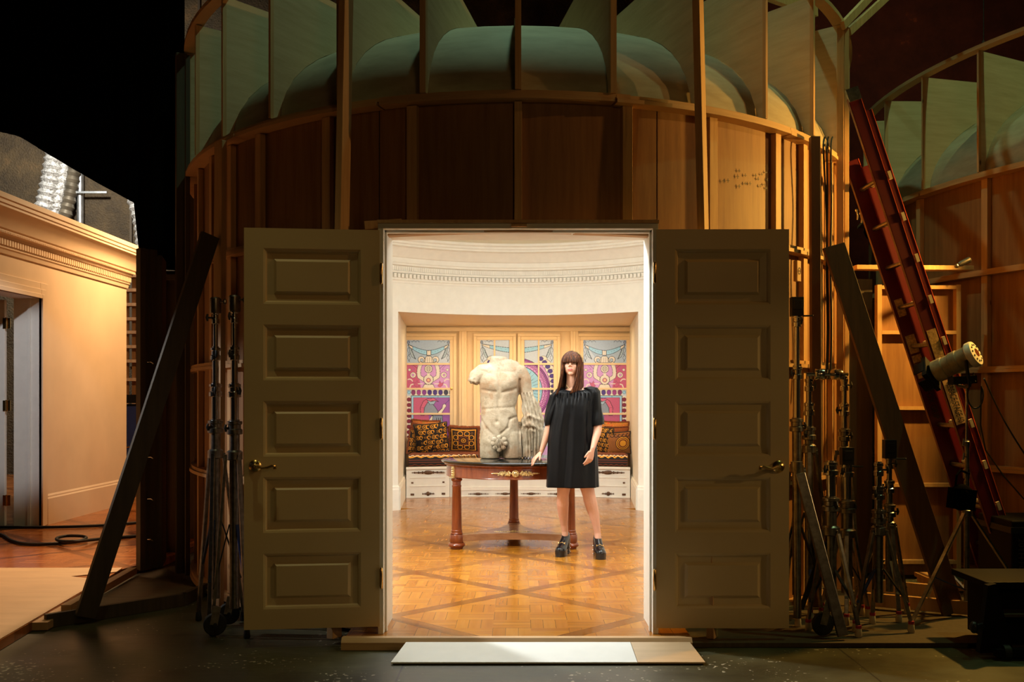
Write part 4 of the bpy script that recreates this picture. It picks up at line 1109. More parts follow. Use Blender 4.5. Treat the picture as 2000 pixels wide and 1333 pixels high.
for zz, l in ((.30, 'lowest'), (.62, 'second lowest'), (.95, 'third'), (1.7, 'topmost')):
    b = MB(); c = Vector((-2.935, 8.035, zz)); b.tube([c + Vector((0, 0, -.0)), c + Vector((.01, -.03, .012)), c + Vector((.04, -.04, .014)), c + Vector((.055, -.03, 0))], .004, 6)
    tag(b.build('loose_wire', 'chrome'), '%s small bright wire loop beside the slit of light' % l, 'wire', 'bright wire loops on the dark flat')

# far left: stage wall with insulation, ducts, pipes, lattice, navy cabinet
b = MB(); b.span((-22, 18.2, 0), (2, 18.4, 14)); tag(b.build('wall_back', 'insulation', smooth=0), kind='structure')
b = MB(); b.span((2, 16.6, 0), (22, 16.8, 14)); b.span((2.0, 16.6, 0), (2.2, 18.3, 14)); tag(b.build('wall_back_right', 'insulation_red', smooth=0), kind='structure')
b = MB()
for i in range(9): b.span((-15.5 + i * 1.22, 18.16, 2), (-15.46 + i * 1.22, 18.2, 9))
tag(b.build('trim_back_wall', 'dark_board', smooth=0), kind='structure')
def duct(p0, p1, r, lab, mat='foil'):
    p0, p1 = Vector(p0), Vector(p1); b = MB(); n = int((p1 - p0).length / .06)
    pts = [p0 + (p1 - p0) * i / n + Vector((.10 * math.sin(i / n * 3), 0, 0)) for i in range(n + 1)]
    b.tube(pts, [r * (1.0 if i % 2 else .80) for i in range(n + 1)], 20)
    return tag(b.build('flexible_duct', mat), lab, 'duct', 'silver ducts on the stage wall')
duct(P(118, 190, 17.98), P(68, 470, 17.98), .19, 'bright silver flexible duct hanging left above the cornice')
duct(P(132, 240, 18.03), P(88, 470, 18.03), .11, 'coppery-lit flexible duct just right of the bright silver one')
duct(P(252, 360, 18.0), P(277, 520, 18.0), .14, 'silver flexible duct at the end of the cornice', )
plain('foil_shaded', (0.12, 0.10, 0.07), 0.5, 0.4, var=.5, k=5)  # darker copy of the foil with shade put into its colour
duct(P(150, 240, 18.03), P(112, 470, 18.03), .12, 'flexible duct coloured dark as if in shade behind the two bright ones', 'foil_shaded')
for px, r, l in ((132, .045, 'thinner galvanised pipe, left of the pair above the cornice'), (157, .060, 'thicker galvanised pipe, right of the pair above the cornice')):
    b = MB(); b.tube([P(px, 905, 18.12), P(px, 150, 18.12)], r, 12); tag(b.build('steel_pipe', 'galvanised'), l, 'pipe', 'galvanised pipes on the stage wall')
b = MB(); b.beam(P(118, 376, 18.02), P(209, 376, 18.02), .035, .035, (0, 0, 1)); tag(b.build('strut_channel', 'galvanised', smooth=0), 'horizontal metal strut crossing the galvanised pipes', 'strut')
b = MB()
for px in (248, 262): b.beam(P(px, 480, 16.9), P(px, 779 + 1.36 / 16.9 * F, 16.9), .06, .04, (1, 0, 0))
o = thing('timber_rack', P(255, 900, 16.9), 'dark red timber rack with many shelves seen between wall end and flat', 'rack')
b.build('rack_uprights', 'luan', o, smooth=0)
for y in (540, 568, 596, 624, 650, 678, 706, 742):
    b = MB(); b.beam(P(225, y, 16.85), P(300, y, 16.85), .05, .20, (0, 0, 1)); b.build('rack_shelf', 'luan', o, smooth=0)
o = thing('navy_cabinet', (-5.4, 14.6, FZ), 'dark navy blue cabinet with a lever handle behind the end of the left wall', 'cabinet')
b = MB(); b.span((-5.95, 14.4, .56), (-5.05, 14.9, 1.34)); b.build('cabinet_body', 'navy_paint', o, smooth=0, bevel=.01)
b = MB(); b.span((-6.0, 14.38, 1.36), (-5.0, 14.92, 1.48)); b.span((-6.0, 14.38, 1.341), (-5.0, 14.92, 1.345)); b.build('cabinet_top', 'black_paint', o, smooth=0)
b = MB(); b.span((-5.95, 14.5, FZ), (-5.05, 14.9, .55)); b.build('cabinet_plinth', 'black_paint', o, smooth=0)
b = MB(); c = P(262, 873, 14.37); b.lathe([(.03, 0), (.03, .01), (.012, .015), (.012, .05)], c, 12, (0, -1, 0)).tube([c + Vector((0, -.05, 0)), c + Vector((-.05, -.055, 0)), c + Vector((-.11, -.05, -.012))], .011, 8); b.build('lever_handle', 'brass', o)

# ============================================================ right background flat (between the rotundas)
def rflat():
    o = thing('plywood_flat', (3.05, 8.0, .03), 'orange plywood flat with pine shelves-like battens behind the red ladder', 'flat')
    b = MB(); b.span((2.84, 8.02, .03), (3.47, 8.035, 2.32)); b.build('plywood_panel', 'luan', o, smooth=0)
    for x in (2.82, 3.44): b = MB(); b.span((x, 7.955, .03), (x + .035, 8.02, 2.32)); b.build('stile', 'pine', o, smooth=0)
    for z in (.14, .745, 1.35, 1.945, 2.30): b = MB(); b.span((2.856, 7.955, z - .014), (3.439, 8.019, z + .014)); b.build('batten', 'pine', o, smooth=0)
rflat()
timber((2.62, 7.90, 2.445), (3.55, 7.95, 2.445), .10, .035, (0, 1, 0), 'pine board lying across the top of the orange plywood flat', name='timber_board', cat='board', group=None)
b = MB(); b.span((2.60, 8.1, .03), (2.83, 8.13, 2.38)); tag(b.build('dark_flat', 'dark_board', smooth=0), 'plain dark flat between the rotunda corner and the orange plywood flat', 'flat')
for k, (pz, w) in enumerate(((.05, .5), (.085, .42), (.115, .34))):
    b = MB(); b.span((2.95, 7.3, pz - .012), (2.95 + w * .6, 7.45 + .05 * k, pz + .017)); 
    tag(b.build('wood_offcut', 'pine', smooth=0), ('bottom board', 'middle board', 'top board')[k] + ' of the small stack of offcuts below the orange flat', 'offcut', 'stacked offcuts at the foot of the flat')
# small clips on the dark gap
for px, y in ((1673, 420), (1681, 426)):
    b = MB(); c = P(px, y, 8.0); b.tube([c + Vector((0, 0, .03)), c + Vector((.008, 0, -.01)), c + Vector((.004, 0, -.04))], .006, 6); b.ball(c + Vector((0, 0, .035)), .012, 8)
    tag(b.build('hanging_clip', 'chrome'), ('left' if px < 1675 else 'right') + ' small metal clip hanging in the dark gap under the corner post', 'clip', 'metal clips')
b = MB(); c = P(1884, 512, 7.6); b.lathe([(.016, -.05), (.022, -.03), (.022, .04), (.012, .05)], c, 12, (1, 0, .5)); b.ball(c + Vector((-.06, 0, -.03)), .018, 10)
tag(b.build('spring_clamp', 'worn_steel'), 'small clamp lying on the rail above the fresnel lamp', 'clamp')

# ============================================================ red extension ladder
def ladder():
    d0 = 7.1; ft = P(1990, 1175, d0); ft.z = .03; hd = P(1668, 190, d0)
    o = thing('extension_ladder', ft, 'tall red extension ladder leaning left against the rotunda corner post', 'ladder')
    dv = (hd - ft).normalized(); sd = Vector((dv.z, 0, -dv.x)); L = (hd - ft).length
    rails = {}
    for nm, yo, so, l0, l1, wd in (('near', 0, 0, 0, L, .088), ('far', .40, 0, 0, L * .90, .10), ('near2', .035, .075, .3, L * .97, .06), ('far2', .365, .075, .3, L * .88, .06)):
        a = ft + dv * l0 + sd * so + Vector((0, yo, 0)); c = ft + dv * l1 + sd * so + Vector((0, yo, 0))
        b = MB(); b.beam(a, c, wd, .006, sd)
        for q in (-1, 1): b.beam(a + sd * q * wd / 2 + Vector((0, .012, 0)), c + sd * q * wd / 2 + Vector((0, .012, 0)), .005, .03, sd)
        rl = b.build('rail', 'ladder_red', o, smooth=0)
        b = MB(); b.beam(a + sd * wd / 2 + Vector((0, -.004, 0)), c + sd * wd / 2 + Vector((0, -.004, 0)), .0035, .003, sd); b.build('rail_highlight', 'ladder_highlight', rl, smooth=0)  # thin strip painted as the highlight along the flange
        rails[nm] = rl
    l = .35
    while l < L - .45:
        b = MB(); c = ft + dv * l; b.tube([c + Vector((0, .0, 0)), c + Vector((0, .40, 0))], .016, 8); b.build('rung', 'worn_steel', o)
        if .5 < l < L * .95:
            b = MB(); c2 = c + sd * .075; b.tube([c2 + Vector((0, .02, 0)), c2 + Vector((0, .38, 0))], .016, 8); b.box(c + sd * .066 + Vector((0, .0, 0)), (.022, .02, .06), Matrix((sd, Vector((0, 1, 0)), dv)).transposed()); b.build('rung', 'rubber', o)
        l += .305
    b = MB(); b.box(hd + dv * .02, (.09, .03, .09), Matrix((sd, Vector((0, 1, 0)), dv)).transposed()); b.build('rail_cap', 'worn_steel', o, smooth=0)
    b = MB(); b.box(ft - dv * .0 + Vector((0, .2, .01)), (.12, .46, .03)); b.build('foot', 'black_rubber', o, smooth=0)
    def onrail(y, off=0.0, yo=-.0055):
        # point on near (yo<0) rail centre line at pixel row y
        return None
    def plate(y0, y1, rail, w, mat, name, par, ln=None):
        yo = 0 if rail == 'near' else .40
        dd = d0 + yo; z0, z1 = CZ - (y0 - 779) / F * dd, CZ - (y1 - 779) / F * dd
        a = ft + dv * ((z0 - ft.z) / dv.z); c = ft + dv * ((z1 - ft.z) / dv.z)
        a.y = c.y = d0 + yo - .0045
        b = MB(); b.beam(a, c, w, .0015, sd); return b.build(name, mat, par, smooth=0), a, c
    rn, rf = rails['near'], rails['far']
    for y0, y1, w in ((644, 700, .066), (703, 718, .06), (722, 738, .055)): plate(y0, y1, 'near', w, 'sticker', 'sticker', rn)
    for y0, y1, w in ((585, 618, .06), (655, 690, .07), (694, 708, .07), (710, 738, .07)): plate(y0, y1, 'far', w, 'sticker', 'sticker', rf)
    tp, a, c = plate(742, 828, 'near', .075, 'tape_paper', 'name_tape', rn)
    def text(body, y0, y1, rail, size, mat, par, font_scale=1.0):
        yo = 0 if rail == 'near' else .40; dd = d0 + yo
        z0, z1 = CZ - (y0 - 779) / F * dd, CZ - (y1 - 779) / F * dd
        a = ft + dv * ((z0 - ft.z) / dv.z); c = ft + dv * ((z1 - ft.z) / dv.z)
        cu = bpy.data.curves.new('lettering', 'FONT'); cu.body = body; cu.size = size; cu.align_y = 'CENTER'; cu.extrude = .0003; cu.offset = .0006
        ob = font_mesh('lettering', cu, mat); wdt = max(v.co.x for v in ob.data.vertices); ob.scale = ((c - a).length / wdt, 1, 1)
        X = -dv; Y = sd; Z = X.cross(Y)
        ob.rotation_euler = Matrix((X, Y, Z)).transposed().to_euler()
        ob.parent = par; ob.location = Vector((a.x, d0 + yo - .0068, a.z)) - parent_world(par)
    text('VERSACE STAGE 60', 745, 825, 'near', .062, 'ink', tp)
    text('FOX GRIP', 762, 818, 'far', .062, 'ink', rf)
    return o
ladder()

# ============================================================ folded stands
def stand(x, y, H, zleg, lean=0.0, th0=0.0, spread=.12, sec=3, mat='worn_steel', lab='', foot='rubber', rp=.017, head=None, zf=.028, caster=False, blue=True, braces=True, cat='stand'):
    base = Vector((x, y, zf)); o = thing('folded_stand', base, lab, 'stand', 'folded lighting stands')
    ax = Vector((lean, 0, 1)).normalized(); top = base + ax * H
    zl = base + ax * zleg
    b = MB(); b.tube([base + ax * .16, zl + ax * .05], rp * 1.25, 14); b.build('centre_tube', mat, o)
    seg = (H - zleg) / sec
    for i in range(sec):
        r = rp * (1.3 - .22 * i); p = zl + ax * (seg * i); q = zl + ax * (seg * (i + 1))
        b = MB(); b.tube([p, q], r, 14); b.lathe([(r * 1.1, -.03), (r * 1.55, -.026), (r * 1.55, .0), (r * 1.25, .006), (r * 1.25, .03), (r * 1.5, .034), (r * 1.5, .05), (r * 1.05, .054)], q - ax * .06, 16, ax)
        sc = b.build('riser', 'chrome' if i else mat, o)
        b = MB(); dr = Vector((math.cos(th0 + i * 2.4), -abs(math.sin(th0 + i * 2.4)) - .2, 0)).normalized(); k = q - ax * .05
        b.tube([k, k + dr * .05], .006, 8).tube([k + dr * .05 - Vector((0, 0, .022)) , k + dr * .055, k + dr * .05 + Vector((0, 0, .022))], [.006, .009, .006], 8)
        b.build('wing_knob', 'black_metal', sc)
    b = MB(); b.lathe([(rp * 1.6, 0), (rp * 2.0, .006), (rp * 2.0, .05), (rp * 1.5, .06)], zl - ax * .02, 16, ax)
    for k in range(3):
        a = th0 + k * 2 * PI / 3; dr = Vector((math.cos(a), math.sin(a), 0)); b.box(zl + dr * .035 + Vector((0, 0, .0)), (.05, .02, .03), (0, 0, a))
    b.build('leg_hub', mat, o)
    for k in range(3):
        a = th0 + k * 2 * PI / 3; dr = Vector((math.cos(a), math.sin(a), 0)); sp = spread * (1 + .3 * math.sin(k * 2.1 + x * 5))
        p0 = zl + dr * .05; p1 = base + dr * (.05 + sp) + Vector((0, 0, .055))
        b = MB(); b.beam(p0, p1, .026, .018, Vector((-dr.y, dr.x, 0))); lg = b.build('leg', mat, o, smooth=0, bevel=.003)
        b = MB(); b.lathe([(.018, -.055), (.021, -.045), (.018, -.012), (.016, 0)], p1, 12); b.build('rubber_foot', foot, lg)
        if foot == 'rubber':
            b = MB(); b.lathe([(.0175, 0), (.0175, .018)], p1 - Vector((0, 0, .004)), 12); b.build('foot_tape', 'red_tape', lg)
        if braces:
            b = MB(); b.beam(base + ax * zleg * .62 + dr * .03, p0 + (p1 - p0) * .78 + dr * .012, .02, .008, Vector((-dr.y, dr.x, 0))); b.build('leg_brace', 'blue_bar' if (blue and k == 1) else 'black_metal', o, smooth=0)
    if caster:
        c = base + Vector((caster, -.06, .075)); b = MB(); b.lathe([(.03, -.014), (.062, -.014), (.068, -.008), (.068, .008), (.062, .014), (.03, .014)], c, 24, (.35, -1, 0)); b.lathe([(.012, -.03), (.012, .03)], c, 10, (.35, -1, 0)); cs = b.build('caster_wheel', 'black_rubber', o)
        b = MB(); b.beam(c + Vector((0, -.025, 0)), c + Vector((.02, -.02, .11)), .045, .005, (1, .3, 0)); b.build('caster_fork', 'worn_steel', cs, smooth=0)
    if head == 'receiver':
        b = MB(); b.lathe([(rp * 1.4, 0), (rp * 1.5, .01), (rp * 1.5, .09), (rp * 1.1, .10)], top - ax * .02, 16, ax); b.tube([top + ax * .05, top + ax * .05 + Vector((.06, -.02, 0))], .008, 8); b.ball(top + ax * .05 + Vector((.065, -.02, 0)), (.012, .012, .02), 8)
        b.build('receiver', mat, o)
    if head in ('grip', 'gripl'):
        s = 1 if head == 'grip' else -1
        c = top + ax * .02 + Vector((s * .06, -.03, 0)); b = MB()
        b.lathe([(.034, -.03), (.036, -.026), (.036, -.004), (.030, 0), (.036, .004), (.036, .026), (.034, .03)], c, 20, (s, -.2, 0)); b.lathe([(.012, -.08), (.012, .06)], c, 10, (s, -.2, 0))
        b.tube([c + Vector((s * .05, -.01, -.03)), c + Vector((s * .055, -.012, .03))], .009, 8); b.lathe([(.02, -.03), (.02, .03)], top, 14)
        b.build('grip_head', 'chrome', o)
    if head == 'box':
        b = MB(); b.box(top + Vector((0, 0, .04)), (.075, .06, .12)); b.box(top + Vector((.0, -.035, .05)), (.05, .01, .06)); b.tube([top + Vector((.03, -.03, -.02)), top + Vector((.09, -.05, -.02))], .006, 8); b.build('bracket', 'black_metal', o, smooth=0, bevel=.004)
    return o
def std(px, pyb, pyt, pyl, d, **k):
    q = P(px, 779, d); zf = .0005 if k.get('zf') is None else k['zf']; k['zf'] = zf
    H = CZ - (pyt - 779) / F * d - zf; zl = CZ - (pyl - 779) / F * d - zf
    return stand(q.x, d, H, zl, **k)
std(421, 0, 606, 890, 6.42, lab='left one of the two dark folded stands beside the left door', th0=2.6, spread=.10, sec=4, rp=.024, foot='black_rubber', caster=.10, head='receiver', blue=False)
std(458, 0, 603, 893, 6.12, lab='right one of the two dark folded stands, closest to the left door', th0=3.4, spread=.10, sec=4, rp=.024, foot='black_rubber', caster=-.10, head='receiver')
Z = .029
std(1556, 0, 612, 918, 6.38, lab='tallest folded stand right next to the right door edge', th0=.3, spread=.11, sec=3, rp=.022, zf=Z, head='box')
std(1580, 0, 738, 880, 6.52, lab='folded stand with a grip head pointing right, second from the right door', th0=2.4, spread=.12, sec=3, rp=.022, zf=Z, head='grip')
std(1649, 0, 738, 885, 6.75, lab='folded stand with a grip head pointing left, in front of the corner post', th0=.7, spread=.15, sec=3, rp=.020, zf=Z, head='gripl')
std(1623, 0, 900, 1040, 6.10, lab='short thick folded stand with white feet nearest the floor edge', th0=1.1, spread=.12, sec=2, rp=.026, zf=Z, head=None)
std(1654, 0, 905, 1045, 6.45, lab='short thick folded stand just right of the nearest short one', th0=.2, spread=.13, sec=2, rp=.028, zf=Z, head='box')
std(1716, 0, 902, 1040, 6.15, lab='folded stand with thick collars in front of the orange flat', th0=1.5, spread=.12, sec=3, rp=.022, zf=Z, head=None)
std(1737, 0, 890, 1030, 6.50, lab='folded stand with a square bracket on top in front of the orange flat', th0=.5, spread=.14, sec=3, rp=.020, zf=Z, head='box')
# big rolling stand leg leaning in front
o = thing('folded_stand', (2.0, 5.95, .03), 'folded stand with a broad slanting leg and a large rear wheel beside the right door', 'stand', 'folded lighting stands')
a, c = P(1562, 925, 6.05), P(1646, 1243, 5.86); b = MB(); b.beam(a, c, .060, .03, (1, 0, 0)); b.build('broad_leg', 'worn_steel', o, smooth=0, bevel=.004)
c = P(1607, 1219, 5.95); b = MB(); b.lathe([(.02, -.02), (.035, -.016), (.035, -.012), (.055, -.016), (.066, -.014), (.070, 0), (.066, .014), (.055, .016), (.035, .016), (.02, .02)], c, 28, (.25, -1, 0)); wh = b.build('wheel', 'black_rubber', o)
b = MB(); b.beam(c + Vector((-.005, -.028, 0)), P(1622, 1165, 5.92), .04, .006, (1, 0, 0)); b.build('wheel_fork', 'worn_steel', wh, smooth=0)
b = MB(); q = P(1556, 912, 6.1); b.tube([q, Vector((q.x + .01, 6.12, .10))], .024, 12); b.lathe([(.034, -.03), (.036, .03)], q, 14); b.build('centre_tube', 'worn_steel', o)
b = MB(); b.beam(P(1610, 1060, 6.1), P(1565, 1190, 6.25), .03, .012, (1, 0, 0)); b.build('leg_brace', 'black_metal', o, smooth=0)

# ============================================================ fresnel lamp on its stand
def fresnel():
    hc = P(1874, 705, 6.5); ax = Vector((.64, -.62, .40)).normalized()
    o = thing('fresnel_lamp', hc, 'round white-backed film lamp on a stand pointing away beside the red ladder', 'lamp')
    b = MB(); b.lathe([(.066, -.17), (.072, -.165), (.072, -.10), (.068, -.095), (.068, -.05), (.073, -.045), (.073, .0), (.069, .005), (.069, .06), (.076, .065), (.076, .075)], hc, 28, ax); b.build('lamp_housing', 'lamp_body', o)
    b = MB(); b.lathe([(.079, .07), (.084, .076), (.084, .105), (.080, .113), (.030, .120), (.028, .114)], hc, 32, ax); cp = b.build('rear_cap', 'lamp_cap', o)
    u = ax.orthogonal().normalized(); w = ax.cross(u); b = MB()
    for k in range(12):
        a_ = 2 * PI * k / 12; q = hc + ax * .1155 + (u * math.cos(a_) + w * math.sin(a_)) * .056; b.lathe([(.006, 0), (.006, .004)], q, 10, ax)
    b.build('vent_holes', 'black_paint', cp)
    b = MB(); b.lathe([(.027, .112), (.027, .122)], hc, 20, ax); b.build('badge', 'mahogany', cp)
    b = MB(); m = Matrix((u, w, ax)).transposed()
    b.box(hc - ax * .20, (.17, .17, .03), m)
    for q, r_ in (((u), 0), ((-u), 0), ((w), 0), ((-w), 0)):
        b.box(hc - ax * .235 + q * .085, (.09 if abs(q.dot(w)) > .5 else .006, .09 if abs(q.dot(u)) > .5 else .006, .07), m)
    b.build('barn_doors', 'black_paint', o, smooth=0)
    b = MB(); b.tube([hc + Vector((-.02, .09, .0)), hc + Vector((-.01, .09, -.10)), hc + Vector((.02, .06, -.16)), hc + Vector((.04, .0, -.17)), hc + Vector((.03, -.08, -.16)), hc + Vector((.01, -.10, -.10)), hc + Vector((0, -.095, .0))], .011, 8); b.beam(hc + Vector((-.07, -.03, -.13)), hc + Vector((.08, -.03, -.12)), .05, .09, (0, 0, 1)); b.build('yoke', 'black_metal', o)
    sx = P(1888, 779, 6.5).x
    st = thing('lamp_stand', (sx, 6.5, .03), 'silver three-legged lamp stand carrying the fresnel lamp', 'stand')
    zz = lambda y: CZ - (y - 779) / F * 6.5
    b = MB(); b.tube([(sx, 6.5, zz(862)), (sx, 6.5, zz(752))], .008, 10); b.build('riser', 'chrome', st)
    b = MB(); b.tube([(sx + .002, 6.5, zz(945)), (sx + .002, 6.5, zz(860))], .014, 12); b.lathe([(.018, 0), (.02, .004), (.02, .03), (.016, .034)], (sx, 6.5, zz(872)), 14); b.lathe([(.02, 0), (.022, .03), (.02, .06)], (sx, 6.5, zz(935)), 14); b.build('riser', 'worn_steel', st)
    for y in (865, 893):
        b = MB(); b.tube([(sx, 6.5, zz(y)), (sx - .035, 6.46, zz(y - 2))], .005, 8).tube([(sx - .035, 6.46, zz(y - 8)), (sx - .045, 6.45, zz(y + 5))], .007, 8); b.build('wing_knob', 'chrome', st)
    b = MB(); b.tube([(sx, 6.5, zz(1190)), (sx, 6.5, zz(940))], .017, 12); b.build('centre_tube', 'worn_steel', st)
    hub = Vector((sx, 6.5, zz(1003))); b = MB(); b.lathe([(.03, -.02), (.034, -.01), (.034, .02), (.02, .03)], hub, 16); b.build('leg_hub', 'worn_steel', st)
    for p1 in (G(1777, 1226, .03), Vector((sx + .50, 6.62, .035)), Vector((sx - .06, 7.0, .035))):
        dr = (p1 - hub); dr.z = 0; dr.normalize(); p1.z = .036; b = MB(); b.beam(hub + dr * .03, p1, .022, .012, Vector((-dr.y, dr.x, 0))); lg = b.build('leg', 'worn_steel', st, smooth=0)
        b = MB(); b.ball(p1 + Vector((0, 0, -.0)), (.012, .012, .006), 8); b.build('foot', 'black_rubber', lg)
        b = MB(); b.beam(Vector((sx, 6.5, .20)) + dr * .02, hub + (p1 - hub) * .58, .016, .006, Vector((-dr.y, dr.x, 0))); b.build('leg_brace', 'blue_bar', st, smooth=0)
    # cable loop
    b = MB(); c = P(1905, 772, 6.42); pts = [c + Vector((.05 * math.cos(a_), 0, .085 * math.sin(a_))) for a_ in np.linspace(1.6, 7.0, 22)]
    pts = [hc + Vector((.06, -.06, -.08))] + pts + [P(1915, 830, 6.45), P(1925, 880, 6.6), P(1960, 930, 6.9), P(2030, 1010, 7.2)]
    b.tube(pts, .005, 6); tag(b.build('lamp_cable', 'black_rubber'), 'thin black cable looping down from the fresnel lamp', 'cable', 'black cables')
    b = MB(); c = P(1878, 972, 6.40)
    b.box(c + Vector((0, 0, -.01)), (.15, .08, .13), (0, .12, .1)); b.ball(c + Vector((.0, .0, .0)), (.080, .05, .085), 20); b.tube([c + Vector((-.04, 0, .06)), c + Vector((-.03, .0, .14)), c + Vector((.0, .02, .17)), Vector((sx, 6.46, zz(925)))], .007, 8)
    sb = b.build('accessory_bag', 'black_cloth'); tag(sb, 'small black bag hanging on the lamp stand', 'bag')
fresnel()
cable([P(1922, 740, 6.9), P(1960, 820, 7.2), P(2010, 900, 7.4), P(2060, 960, 7.5)], .006, 'thin black cable hanging diagonally at the right picture edge')
# cables hanging by the lit right rails
for i, (x0, x1) in enumerate(((1611, 1616), (1618, 1614), (1626, 1622))):
    cable([P(x0, 268, 6.98), P(x0 - 3, 290, 6.9), P((x0 + x1) / 2, 400, 6.92), P(x1, 520, 6.9), P(x1 + 2, 640, 6.92), P(x1, 730, 6.9)], .006, ('leftmost', 'middle', 'rightmost')[i] + ' of the three thin cables hanging down the lit rails', group='cables hanging on the rotunda')
# wires from the ceiling
for px, y, d, l in ((1008, 46, 6.9, 'thin vertical wire above the middle of the rotunda'), (1921, 88, 8.0, 'thin hanging wire holding the second rotunda ring')):
    b = MB(); b.tube([P(px, y, d), P(px, -60, d)], .004, 6); b.lathe([(.012, 0), (.012, .05)], P(px, y + 4, d), 8); tag(b.build('hanging_wire', 'worn_steel'), l, 'wire')

# ============================================================ lower right: black trolley box and black case
o = thing('equipment_trolley', (3.05, 5.75, 0), 'black low trolley with side cheeks in the lower right corner', 'trolley')
b = MB()
b.prism([(P(1906, 1133, 5.7).x, .40), (P(1890, 1262, 5.7).x, .03), (P(1955, 1262, 5.7).x, .03), (P(1922, 1133, 5.7).x, .41)], lambda x, z: (x, 5.55, z), lambda x, z: (x, 5.60, z)); b.build('side_cheek', 'black_paint', o, smooth=0)
b = MB(); b.span((2.585, 5.60, .375), (3.5, 6.05, .41)); b.build('top_board', 'black_paint', o, smooth=0, bevel=.003)
b = MB(); b.span((2.66, 5.70, .06), (3.5, 6.0, .37)); b.build('trolley_body', 'black_paint', o, smooth=0)
b = MB(); b.span((2.66, 5.56, .225), (3.5, 5.70, .24)); b.build('shelf', 'dark_board', o, smooth=0)
b = MB(); b.span((2.6, 5.5, .02), (3.5, 5.55, .06)); b.build('front_bar', 'black_paint', o, smooth=0)
for x, y in ((2.66, 5.60), (3.35, 5.60)):
    b = MB(); b.lathe([(.02, -.018), (.04, -.018), (.04, .018), (.02, .018)], (x, y - .07, .0405), 18, (1, 0, 0)); b.build('caster_wheel', 'black_rubber', o)
b = MB(); b.tube([(2.62, 5.58, .19), (2.54, 5.56, .18), (2.50, 5.55, .175)], [.014, .014, .014], 8); b.ball((2.495, 5.55, .172), (.022, .03, .034), 12); b.build('clamp_knob', 'black_metal', o)
o = thing('equipment_case', (3.5, 7.0, .03), 'tall black equipment case with embossed lettering at the right picture edge', 'case')
cx0 = P(1976, 779, 6.8).x; b = MB(); b.span((cx0, 6.8, .03), (cx0 + .5, 7.3, CZ - (1018 - 779) / F * 6.8)); bx = b.build('case_body', 'black_paint', o, smooth=0, bevel=.01)
b = MB(); b.span((cx0 - .01, 6.79, .52), (cx0 + .51, 7.31, .56)); b.build('case_rim', 'black_metal', o, smooth=0)
cu = bpy.data.curves.new('lettering', 'FONT'); cu.body = '20TH\u00b7FOX'; cu.size = .06; cu.extrude = .001
plain('emboss', (.05, .032, .02), .4); tx = font_mesh('embossed_lettering', cu, 'emboss')
tx.rotation_euler = (PI / 2, PI / 2, 0); tx.parent = bx; tx.location = Vector((cx0 + .045, 6.797, CZ - (1052 - 779) / F * 6.8)) - parent_world(bx)
# ============================================================ round table
TX, TY = -.042, 9.52
tb = thing('round_table', (TX, TY, FZ), 'round mahogany centre table with black marble top and gilt mounts', 'table')
b = MB(); b.lathe([(.60, .832), (.665, .834), (.676, .842), (.680, .852), (.672, .860), (.66, .8625), (.02, .8625)], (TX, TY, 0), 96); b.build('marble_top', 'marble_black', tb)
b = MB(); b.lathe([(.60, .708), (.630, .710), (.632, .716), (.628, .722), (.628, .806), (.640, .812), (.650, .822), (.650, .831), (.55, .831)], (TX, TY, 0), 96); b.build('apron', 'mahogany', tb)
lr = .597
for k, a in enumerate((R(90), R(210), R(330))):
    lx, ly = TX + lr * math.cos(a), TY + lr * math.sin(a)
    b = MB(); b.lathe([(.052, .190), (.058, .20), (.050, .21), (.052, .225), (.046, .232), (.0465, .25), (.040, .62), (.043, .625), (.043, .635), (.039, .64), (.040, .672), (.050, .682), (.052, .692), (.046, .70), (.046, .712)], (lx, ly, 0), 24); lg = b.build('leg', 'mahogany', tb)
    b = MB(); b.lathe([(.060, .118), (.064, .125), (.064, .185), (.060, .191)], (lx, ly, 0), 8 if False else 24); b.build('leg_block', 'mahogany', lg)
    b = MB(); b.lathe([(.045, .061), (.056, .063), (.060, .075), (.074, .085), (.078, .098), (.070, .112), (.060, .117)], (lx, ly, 0), 24); b.build('bun_foot', 'mahogany', lg)
    rd = Vector((math.cos(a), math.sin(a), 0)); b = MB(); c = Vector((TX, TY, 0)) + rd * .632
    b.beam(c + Vector((0, 0, .712)), c + Vector((0, 0, .81)), .05, .012, (-rd.y, rd.x, 0))
    for z in (.73, .75, .77, .79): b.ball(c + rd * .008 + Vector((0, 0, z)), (.012, .012, .009), 8)
    b.beam(c + rd * .012 + Vector((0, 0, .704)), c + rd * .012 + Vector((0, 0, .716)), .07, .02, (-rd.y, rd.x, 0)); b.build('gilt_capital', 'gilt', lg)
pts = []
for k in range(3):
    a0, a1 = R(90 + 120 * k), R(210 + 120 * k)
    p0 = Vector((math.cos(a0), math.sin(a0))) * lr; p1 = Vector((math.cos(a1), math.sin(a1))) * lr
    w0 = Vector((-math.sin(a0), math.cos(a0))) * .05; w1 = Vector((-math.sin(a1), math.cos(a1))) * -.05
    mid = (p0 + p1) / 2; ctl = mid * .28
    for i in range(13):
        t = i / 12; q = (p0 + w0) * (1 - t) ** 2 + ctl * 2 * t * (1 - t) + (p1 + w1) * t * t; pts.append((TX + q.x, TY + q.y))
b = MB(); b.prism(pts, lambda x, y: (x, y, .128), lambda x, y: (x, y, .188)); b.build('tripod_shelf', 'mahogany_top', tb, smooth=0, bevel=.002)
b = MB(); b.ball((TX, TY - .10, .19), (.03, .02, .012), 12)
for s in (-1, 1):
    for k in range(9): b.ball((TX + s * (.035 + k * .017), TY - .105, .189), (.007, .005, .005), 8)
b.build('shelf_mount', 'gilt', tb)
def apr(an, z, o_=.632): return Vector((TX + o_ * math.sin(an), TY - o_ * math.cos(an), z))
